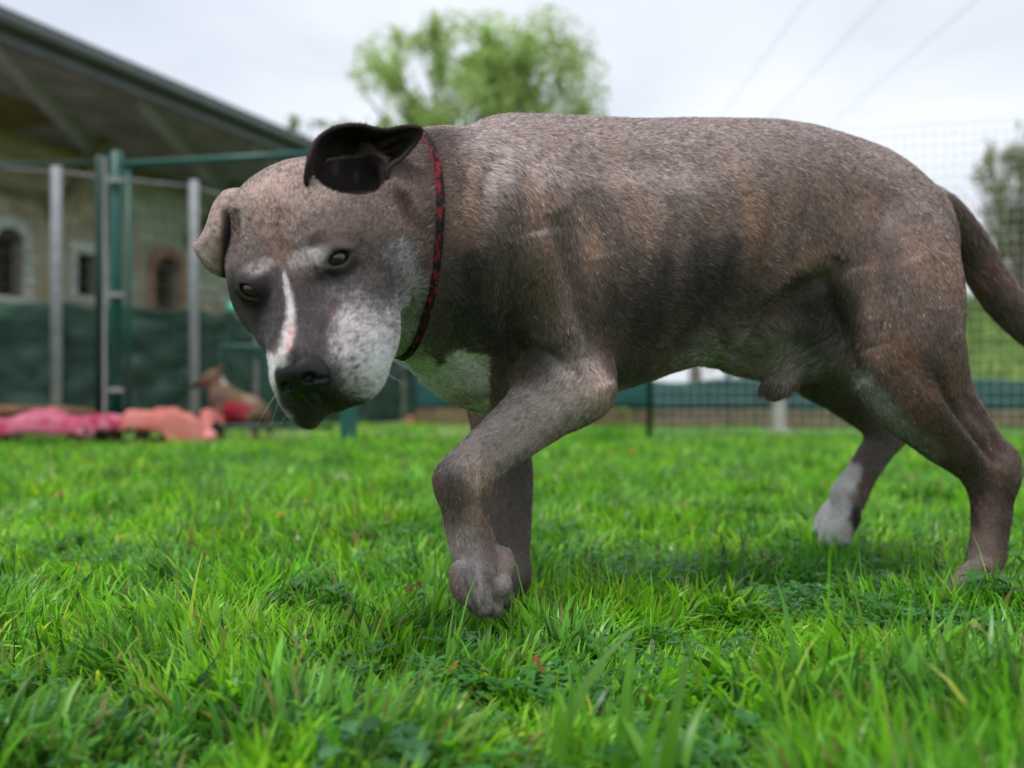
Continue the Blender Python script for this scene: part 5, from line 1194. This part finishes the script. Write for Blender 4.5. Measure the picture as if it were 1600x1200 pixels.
# ================================================================ STONE BUILDING on the left
EA, ED = np.array([-6.2, 12.0]), nrm([2.4, 6.0]); EN = np.array([-ED[1], ED[0]])          # eave line, along it, and inward
BO = (-9.0, 15.0, 0.0); BLD = empty('stone_building', BO)
tag(BLD, 'old stone building with wide dark overhanging roof and arched openings at the left', 'building')
def bp_(s, inn, z): q = EA + ED * s + EN * inn; return np.array([q[0], q[1], z])
OV, ZE = 3.7, 4.70
def bbox_(mb, s0, s1, i0, i1, z0, z1):
    P = [bp_(s, i, z) for s in (s0, s1) for i in (i0, i1) for z in (z0, z1)]
    return mb.add(P, [(0, 1, 3, 2), (4, 6, 7, 5), (0, 4, 5, 1), (2, 3, 7, 6), (0, 2, 6, 4), (1, 5, 7, 3)])
def stone_mat(name, cols, scale=3):
    m, t, p, L = mat(name); tc = N('ShaderNodeTexCoord', t); n = N('ShaderNodeTexNoise', t); n.inputs['Scale'].default_value = scale; n.inputs['Detail'].default_value = 8; n.inputs['Roughness'].default_value = .65
    L(tc.outputs['Object'], n.inputs[0]); oi = N('ShaderNodeObjectInfo', t); ad = N('ShaderNodeMath', t, operation='MULTIPLY_ADD'); ad.inputs[1].default_value = .35; L(oi.outputs['Random'], ad.inputs[0]); L(n.outputs[0], ad.inputs[2])
    rp = N('ShaderNodeValToRGB', t); e = rp.color_ramp.elements; e[0].position = .45; e[0].color = (*cols[0], 1); e[1].position = .85; e[1].color = (*cols[2], 1); q = e.new(.64); q.color = (*cols[1], 1)
    L(ad.outputs[0], rp.inputs[0]); L(rp.outputs[0], p.inputs['Base Color']); p.inputs['Roughness'].default_value = .95; p.inputs['Specular IOR Level'].default_value = .15
    b = N('ShaderNodeBump', t); b.inputs['Strength'].default_value = .6; b.inputs['Distance'].default_value = .03; L(n.outputs[0], b.inputs['Height']); L(b.outputs[0], p.inputs['Normal']); return m
M_mortar = stone_mat('mortar', ((.38, .33, .25), (.48, .43, .34), (.58, .54, .46)), 1.2)
M_stone = stone_mat('stone', ((.38, .30, .20), (.50, .41, .29), (.58, .50, .38)), 2)
M_lime = stone_mat('limewash', ((.42, .45, .39), (.54, .57, .50), (.64, .66, .60)), 1.5)
M_whitest = stone_mat('white_dressed_stone', ((.55, .55, .55), (.65, .65, .66), (.74, .74, .75)), 2)
M_brick = stone_mat('red_brick', ((.34, .16, .11), (.42, .22, .16), (.48, .30, .24)), 3)
M_door = stone_mat('old_door', ((.035, .022, .018), (.06, .035, .028), (.09, .055, .045)), 4); M_dark = plain('dark_opening', (.008, .009, .010), .7)
# openings: position along the wall from the photograph's directions
def s_at(px, inn=OV):
    q = (px - 800) / FOC; a = EA + EN * inn; return (a[0] - q * a[1]) / (q * ED[1] - ED[0])
def z_at(px, py, inn=OV): s = s_at(px, inn); return CAMZ + (HY - py) / FOC * (EA + ED * s + EN * inn)[1]
ops = []
for (pa, pb, pt, pb_y, kind) in ((-8, 34, 372, 462, 'arch_white'), (120, 153, 398, 462, 'flat_white'), (242, 278, 418, 484, 'arch_brick')):
    s0, s1 = s_at(pa), s_at(pb); zt = z_at((pa + pb) / 2, pt); zb = z_at((pa + pb) / 2, pb_y); ops.append((s0, s1, zb, zt, kind))
wl = MB(); cur = -9.0; WT = .45
for (s0, s1, zb, zt, kind) in ops:
    bbox_(wl, cur, s0, OV, OV + WT, -.05, ZE); bbox_(wl, s0, s1, OV, OV + WT, -.05, zb); bbox_(wl, s0, s1, OV, OV + WT, zt, ZE); cur = s1
bbox_(wl, cur, 16.0, OV, OV + WT, -.05, ZE)
bbox_(wl, 15.55, 16.0, OV + WT, OV + 9, -.05, ZE)
wall = wl.build('wall', M_mortar, BLD, off=BO)
# stones of the facade, laid in rough courses; the part right of the second opening is limewashed
boxme = None; rs = np.random.default_rng(99); cnt = 0
def stone(s0, s1, z0, z1, m, proud, name='stone', parent=wall):
    mb = MB(); j = rs.normal(0, .01, 8)
    P = [bp_(s0 + .0, OV + .02, z0), bp_(s1, OV + .02, z0), bp_(s1, OV + .02, z1), bp_(s0, OV + .02, z1), bp_(s0 + .02 + j[0], OV - proud, z0 + .02 + j[1]), bp_(s1 - .02 + j[2], OV - proud, z0 + .02 + j[3]), bp_(s1 - .02 + j[4], OV - proud * 1.2, z1 - .02 + j[5]), bp_(s0 + .02 + j[6], OV - proud, z1 - .02 + j[7])]
    mb.add(P, [(4, 5, 6, 7), (0, 1, 5, 4), (1, 2, 6, 5), (2, 3, 7, 6), (3, 0, 4, 7)]); return mb.build(name, m, parent, off=BO)
z = 1.05
while z < 4.6:
    hh = rs.uniform(.20, .30); s = 2.4 + rs.uniform(0, .3)
    while s < 10.8:
        w_ = rs.uniform(.32, .62); ok = True
        for (s0, s1, zb, zt, kind) in ops:
            if s + w_ > s0 - .28 and s < s1 + .28 and z + hh > zb - .12 and z < zt + .32: ok = False
        if ok and cnt < 285:
            lime = s > ops[1][1] + .55 and (z > 2.2 or rs.random() < .4) and rs.random() < .9
            stone(s + .015, s + w_ - .015, z + .012, z + hh - .012, M_lime if lime else M_stone, rs.uniform(.01, .035)); cnt += 1
        s += w_
    z += hh
def trim(s0, s1, zb, zt, kind):
    m = M_brick if 'brick' in kind else M_whitest; nm = 'brick' if 'brick' in kind else 'trim_stone'; fr = MB(); c = (s0 + s1) / 2; hw_ = (s1 - s0) / 2; n = 5; wd = .20
    wn = empty('x') if False else None
    f = MB(); bbox_(f, s0 + .002, s1 - .002, OV + .22, OV + .26, zb + .002, zt - .002); w0 = f.build('window' if 'flat' in kind else 'door', M_door if 'arch' in kind else M_dark, BLD, off=BO)
    b = MB()
    for k in range(1, 4): q = s0 + (s1 - s0) * k / 4; bbox_(b, q - .02, q + .02, OV + .195, OV + .218, zb + .004, zt - .004)
    b.build('glazing_bar' if 'flat' in kind else 'door_board', M_door, w0, off=BO)
    for k in range(n):
        a, d = zb + (zt - zb) * k / n, zb + (zt - zb) * (k + 1) / n; j = .05 * (k % 2)
        stone(s0 - wd - j, s0 - .004, a + .01, d - .01, m, .05, nm, w0); stone(s1 + .004, s1 + wd + j, a + .01, d - .01, m, .05, nm, w0)
    if 'arch' in kind:
        # voussoirs round a segmental arch, and the spandrel behind them
        nv = 9; rise = hw_ * .75
        for k in range(nv):
            a0, a1 = math.pi * (1 - (k + .04) / nv), math.pi * (1 - (k + .96) / nv); P = []
            for pr in (.02, -.055):
                for (a_, rr) in ((a0, 0), (a1, 0), (a1, wd), (a0, wd)): P.append(bp_(c + math.cos(a_) * (hw_ + rr), OV + pr, zt - .03 + math.sin(a_) * (rise + rr)))
            MB().add(P, [(4, 5, 6, 7), (0, 1, 5, 4), (1, 2, 6, 5), (2, 3, 7, 6), (3, 0, 4, 7)]).build(nm, m, w0, off=BO)
        P = [bp_(c + math.cos(a_) * hw_ * .99, OV - .012, zt + math.sin(a_) * rise) for a_ in np.linspace(0, math.pi, 13)]
        MB().add(P, [tuple(range(13))]).build('arch_infill', M_door, w0, off=BO)
    else: stone(s0 - wd, s1 + wd, zt + .004, zt + .22, m, .06, nm, w0)
    stone(s0 - wd, s1 + wd, zb - .14, zb - .004, M_whitest if 'brick' not in kind else m, .08, 'sill', w0)
for a in ops: trim(*a)
# roof: soffit boards, fascia, gutter, slab
M_soff = plain('soffit_board', (.37, .31, .46), .9, noise=.3, scale=2); M_soff2 = plain('olive_board', (.22, .18, .10), .9, noise=.35, scale=2); M_fas = plain('green_fascia', (.075, .09, .085), .5, noise=.15, scale=4)
M_tile = plain('slate', (.07, .075, .075), .7, noise=.3, scale=8); M_beam = plain('painted_beam', (.46, .43, .64), .6, noise=.15, scale=5)
rfp = MB(); P = [bp_(-9, -.12, ZE + .14), bp_(16.4, -.12, ZE + .14), bp_(16.4, OV + 4.6, ZE + 3.3), bp_(-9, OV + 4.6, ZE + 3.3), bp_(-9, -.12, ZE + .24), bp_(16.4, -.12, ZE + .24), bp_(16.4, OV + 4.6, ZE + 3.4), bp_(-9, OV + 4.6, ZE + 3.4)]
rfp.add(P, [(0, 1, 2, 3), (4, 7, 6, 5), (0, 4, 5, 1), (1, 5, 6, 2), (2, 6, 7, 3), (3, 7, 4, 0)])
P = [bp_(-9, OV + 9.4, ZE + .14), bp_(16.4, OV + 9.4, ZE + .14), bp_(16.4, OV + 4.6, ZE + 3.4), bp_(-9, OV + 4.6, ZE + 3.4)]
rfp.add(P, [(0, 1, 2, 3)]); rfp.add([bp_(16.0, OV, ZE), bp_(16.0, OV + 9, ZE), bp_(16.0, OV + 4.6, ZE + 3.25)], [(0, 1, 2)])
roof = rfp.build('roof', M_tile, BLD, off=BO)
for k in range(11):
    i0 = .06 + k * (OV - .06) / 11; i1 = .06 + (k + 1) * (OV - .06) / 11 - .018
    f = MB(); bbox_(f, 3.4, 16.3, i0, i1, ZE - .03, ZE); f.build('soffit_board', M_soff, roof, off=BO); f = MB(); bbox_(f, -9, 3.36, i0, i1, ZE - .03, ZE); f.build('soffit_board', M_soff2 if k >= 6 else M_soff, roof, off=BO)
f = MB(); bbox_(f, -9, 16.35, -.03, .05, ZE - .16, ZE + .13); f.build('fascia', M_fas, roof, off=BO)
MB().tube([bp_(-9, -.12, ZE + .10), bp_(16.35, -.12, ZE + .06)], .085, 10).build('gutter', M_fas, roof, True, BO)
def soff(px, py, dz=.10):                 # where a line of sight meets the underside of the overhang
    z = ZE - dz; Y = (z - CAMZ) * FOC / (HY - py); return np.array([(px - 800) / FOC * Y, Y, z])
for (a, b) in (((-40, 40), (152, 245)), ((222, 158), (345, 298)), ((398, 224), (440, 268))):
    pa, pb = soff(*a), soff(*b); MB().beam(pa, pb, .20, .16).build('beam', M_beam, roof, off=BO)
for (a, b) in (((-40, 285), (82, 318)), ((205, 268), (305, 300))):
    s0, s1 = s_at(a[0]), s_at(b[0]); f = MB(); bbox_(f, s0, s1, OV - .12, OV - .002, z_at(*a) - .1, z_at(*a) + .06); f.build('wall_beam', M_soff2, BLD, off=BO)
# brackets under the overhang
for px in (75, 290, 400):
    s = s_at(px); MB().beam(bp_(s, OV - .02, ZE - 1.3), bp_(s, OV - 1.3, ZE - .1), .12, .14).build('bracket', M_soff2, BLD, off=BO)

# ================================================================ TREES
M_bark = plain('tree_bark', (.13, .11, .09), .95, noise=.3, scale=6, bump=.5)
def tree(name, label, px, Y, H_, crown, nleaf, leafs, col, seed, trunk_r=.14, nb=46, zmin=.3, group=None, thin=False):
    """crown = list of (dx, z, rx, rz) ellipsoids of foliage; limbs reach into them"""
    r = np.random.default_rng(seed); x = X_(px, Y); o = empty(name, (x, Y, 0)); tag(o, label, 'tree', group)
    tb = MB(); tb.tube([(0, 0, -.2), (.02, 0, H_ * .2), (-.05, .05, H_ * .5), (.04, 0, H_ * .8)], [trunk_r, trunk_r * .8, trunk_r * .5, trunk_r * .15], 8)
    ends = []
    for k in range(nb):
        c = crown[r.integers(len(crown))]; v = nrm(r.normal(size=3)) * r.uniform(.5, .98); e_ = np.array([c[0] + v[0] * c[2], v[1] * c[2] * .9, c[1] + v[2] * c[3]]); s_ = np.array([0, 0, H_ * r.uniform(.18, .6)]); m_ = (s_ + e_) / 2 + r.normal(0, .12, 3) + [0, 0, .15]
        q = trunk_r * r.uniform(.12, .3); tb.tube([s_, m_, e_], [q, q * .6, q * .15], 5, False); ends.append((m_, e_))
    tb.build('trunk', M_bark, o, True)
    n = nleaf; P = np.empty((n, 3)); tw = r.random(n) < .65
    vol = np.array([c[2] ** 2 * c[3] for c in crown]); ci = r.choice(len(crown), n, p=vol / vol.sum()); cr_ = np.array(crown)[ci]
    v = r.normal(size=(n, 3)); v /= np.linalg.norm(v, axis=1, keepdims=True); v *= (r.random(n) ** .45)[:, None]
    P[:] = np.stack([cr_[:, 0] + v[:, 0] * cr_[:, 2], v[:, 1] * cr_[:, 2] * .9, cr_[:, 1] + v[:, 2] * cr_[:, 3]], 1)
    E = np.array([e for m_, e in ends]); Mm = np.array([m for m, e_ in ends]); k = r.integers(len(E), size=n); tt = r.random(n)[:, None] ** .5
    near_ = Mm[k] + (E[k] - Mm[k]) * tt + r.normal(0, .16 * crown[0][2] / 2, (n, 3)); P = np.where(tw[:, None], near_, P)
    g = fbm(P + seed, 1.5, seed, 3) + .25 * (fbm(P + seed, 4.5, seed + 2, 2) - .5); kp = g > (.47 if not thin else .56); P = P[kp]; n = len(P); cc = np.array([0, 0, crown[0][1]])
    a = r.normal(size=(n, 3)); a /= np.linalg.norm(a, axis=1, keepdims=True); b = np.cross(a, r.normal(size=(n, 3))); b /= np.linalg.norm(b, axis=1, keepdims=True)
    s = leafs * r.uniform(.6, 1.3, n)[:, None]; Vv = np.stack([P - a * s, P + b * s * .45, P + a * s, P - b * s * .45], 1).reshape(-1, 3); Fq = np.arange(n * 4).reshape(n, 4)
    me = mesh_np('crown', Vv, Fq, False); c = np.array(col)[None] * np.exp(r.normal(0, .22, n))[:, None]; yl = sstep(.4, .6, fbm(P, .9, seed + 9, 2))[:, None]; c = c * (1 - yl * .35) + np.array([.20, .25, .05]) * yl * .35
    set_col(me, 'leaf', np.repeat(c, 4, 0)); link('crown', me, M_foli, o); return o
M_foli = leafmat('foliage', transl=.55, rough=.6, spec=.3)
c1 = []; 
for (px, py, rx, ry) in ((615, 120, 72, 80), (690, 75, 70, 62), (730, 170, 110, 60), (860, 70, 75, 60), (885, 140, 75, 75), (780, 110, 80, 70), (580, 190, 50, 50), (650, 215, 80, 50), (830, 215, 110, 50), (925, 170, 32, 48), (765, 70, 60, 55), (770, 160, 80, 60)):
    Yt = 25.0; c1.append((X_(px, Yt) - X_(750, Yt), W(px, py, Yt)[2], rx / FOC * Yt, ry / FOC * Yt))
tree('leafy_tree', 'big light green spring tree rising behind the dog in the middle of the sky', 750, 25.0, 9.5, c1, 64000, .072, (.44, .58, .28), 5, .26, 70)
c2_ = [(X_(px, 20) - X_(1585, 20), W(px, py, 20)[2], rx / FOC * 20, ry / FOC * 20) for (px, py, rx, ry) in ((1560, 250, 60, 50), (1610, 300, 50, 80), (1520, 300, 42, 34), (1570, 370, 60, 60), (1640, 260, 50, 60), (1585, 215, 40, 24), (1600, 440, 40, 40))]
tree('sparse_tree', 'thin sparsely leafed tree behind the mesh fence at the right edge', 1592, 20.0, 5.2, c2_, 11000, .05, (.25, .26, .14), 15, .12, 80, thin=True)
c3_ = [(X_(px, 34) - X_(490, 34), W(px, py, 34)[2], rx / FOC * 34, ry / FOC * 34) for (px, py, rx, ry) in ((462, 200, 18, 22), (500, 212, 26, 28), (540, 215, 28, 26), (480, 240, 40, 30))]
tree('distant_tree', 'small hazy green tree top just right of the roof end', 490, 34.0, 8.2, c3_, 6500, .09, (.18, .27, .11), 25, .15, 20)
for i, (px, Y, h_, w_, lb) in enumerate(((1085, 17, 3.2, .8, 'small dark trunked tree seen under the belly'), (985, 19, 3.0, .8, 'small tree left of it under the belly, nearer the green post'), (1260, 40, 3.6, 2.6, 'distant bushy tree behind the hind legs'), (1165, 55, 4.0, 3.5, 'far hazy bush seen between belly and low fence'), (1560, 30, 4.2, 3.4, 'bushy distant tree right of the tail'))):
    tree('background_tree', lb, px, float(Y), h_, [(0, h_ * .72, w_, h_ * .24), (w_ * .6, h_ * .6, w_ * .6, h_ * .18)] if Y < 25 else [(0, h_ * .4, w_, h_ * .4), (w_, h_ * .3, w_, h_ * .3)], 5000, .06 if Y < 25 else .12, (.09, .13, .045), 40 + i, .13, 24)
# reeds and shrubs on the bank
shr = MB(); r = np.random.default_rng(61); n = 26000; sx = r.uniform(3.2, 12, n); sy = r.uniform(9.4, 15, n); pr = np.sin(np.clip((sy - 9.2) / 9.8, 0, 1) * math.pi) ** .8; sz = pr * (.05 + 1.45 * sstep(3.6, 5.2, sx)) - .1
hh = r.uniform(.08, .30, n); az = r.uniform(0, 6.28, n); wd = .012; P3 = np.stack([np.stack([sx - np.sin(az) * wd, sy + np.cos(az) * wd, sz], 1), np.stack([sx + np.sin(az) * wd, sy - np.cos(az) * wd, sz], 1), np.stack([sx + np.cos(az) * hh * .3, sy + np.sin(az) * hh * .3, sz + hh + .1], 1)], 1).reshape(-1, 3)
me = mesh_np('tall_grass', P3, np.arange(n * 3).reshape(n, 3)); cb = np.array([.15, .25, .045]) * np.exp(r.normal(0, .25, n))[:, None]; dk = sstep(.45, .62, fbm(np.column_stack([sx, sy, sz]), 1.6, 71))[:, None]; cb = cb * (1 - dk * .55) + np.array([.10, .11, .04]) * dk * .55
set_col(me, 'leaf', np.repeat(cb, 3, 0)); tag(link('tall_grass', me, M_foli), 'rough yellow green grass covering the bank at the right', 'grass', kind='stuff')
# overhead cables
M_cable = plain('cable', (.22, .23, .25), .6)
for x, lb in ((5.75, 'left one of three thin overhead cables crossing the sky'), (7.2, 'middle one of three thin overhead cables crossing the sky'), (9.05, 'right one of three thin overhead cables crossing the sky')):
    pts = [(x, y, 8.0 + .0 * y) for y in np.linspace(-20, 62, 30)]; o = MB().tube([(p_[0] - x, p_[1], p_[2]) for p_ in pts], .006, 6).build('overhead_cable', M_cable, None, True); o.location = (x, 0, 0); tag(o, lb, 'cable', 'overhead cables')
po = empty('utility_pole', (7.2, 62, 0)); tag(po, 'far wooden utility pole carrying the overhead cables, hidden behind the dog', 'utility pole')
MB().tube([(0, 0, -.3), (0, 0, 8.2)], [.14, .10], 10).build('pole', M_bark, po, True); MB().box(-2.0, 2.2, -.06, .06, 7.82, 7.98).build('crossarm', M_bark, po)
print('scene built', round(time.time() - T0, 1), 'tris', sum(len(o.data.loop_triangles) if not o.data.calc_loop_triangles() else 0 for o in bpy.data.objects if o.type == 'MESH'))
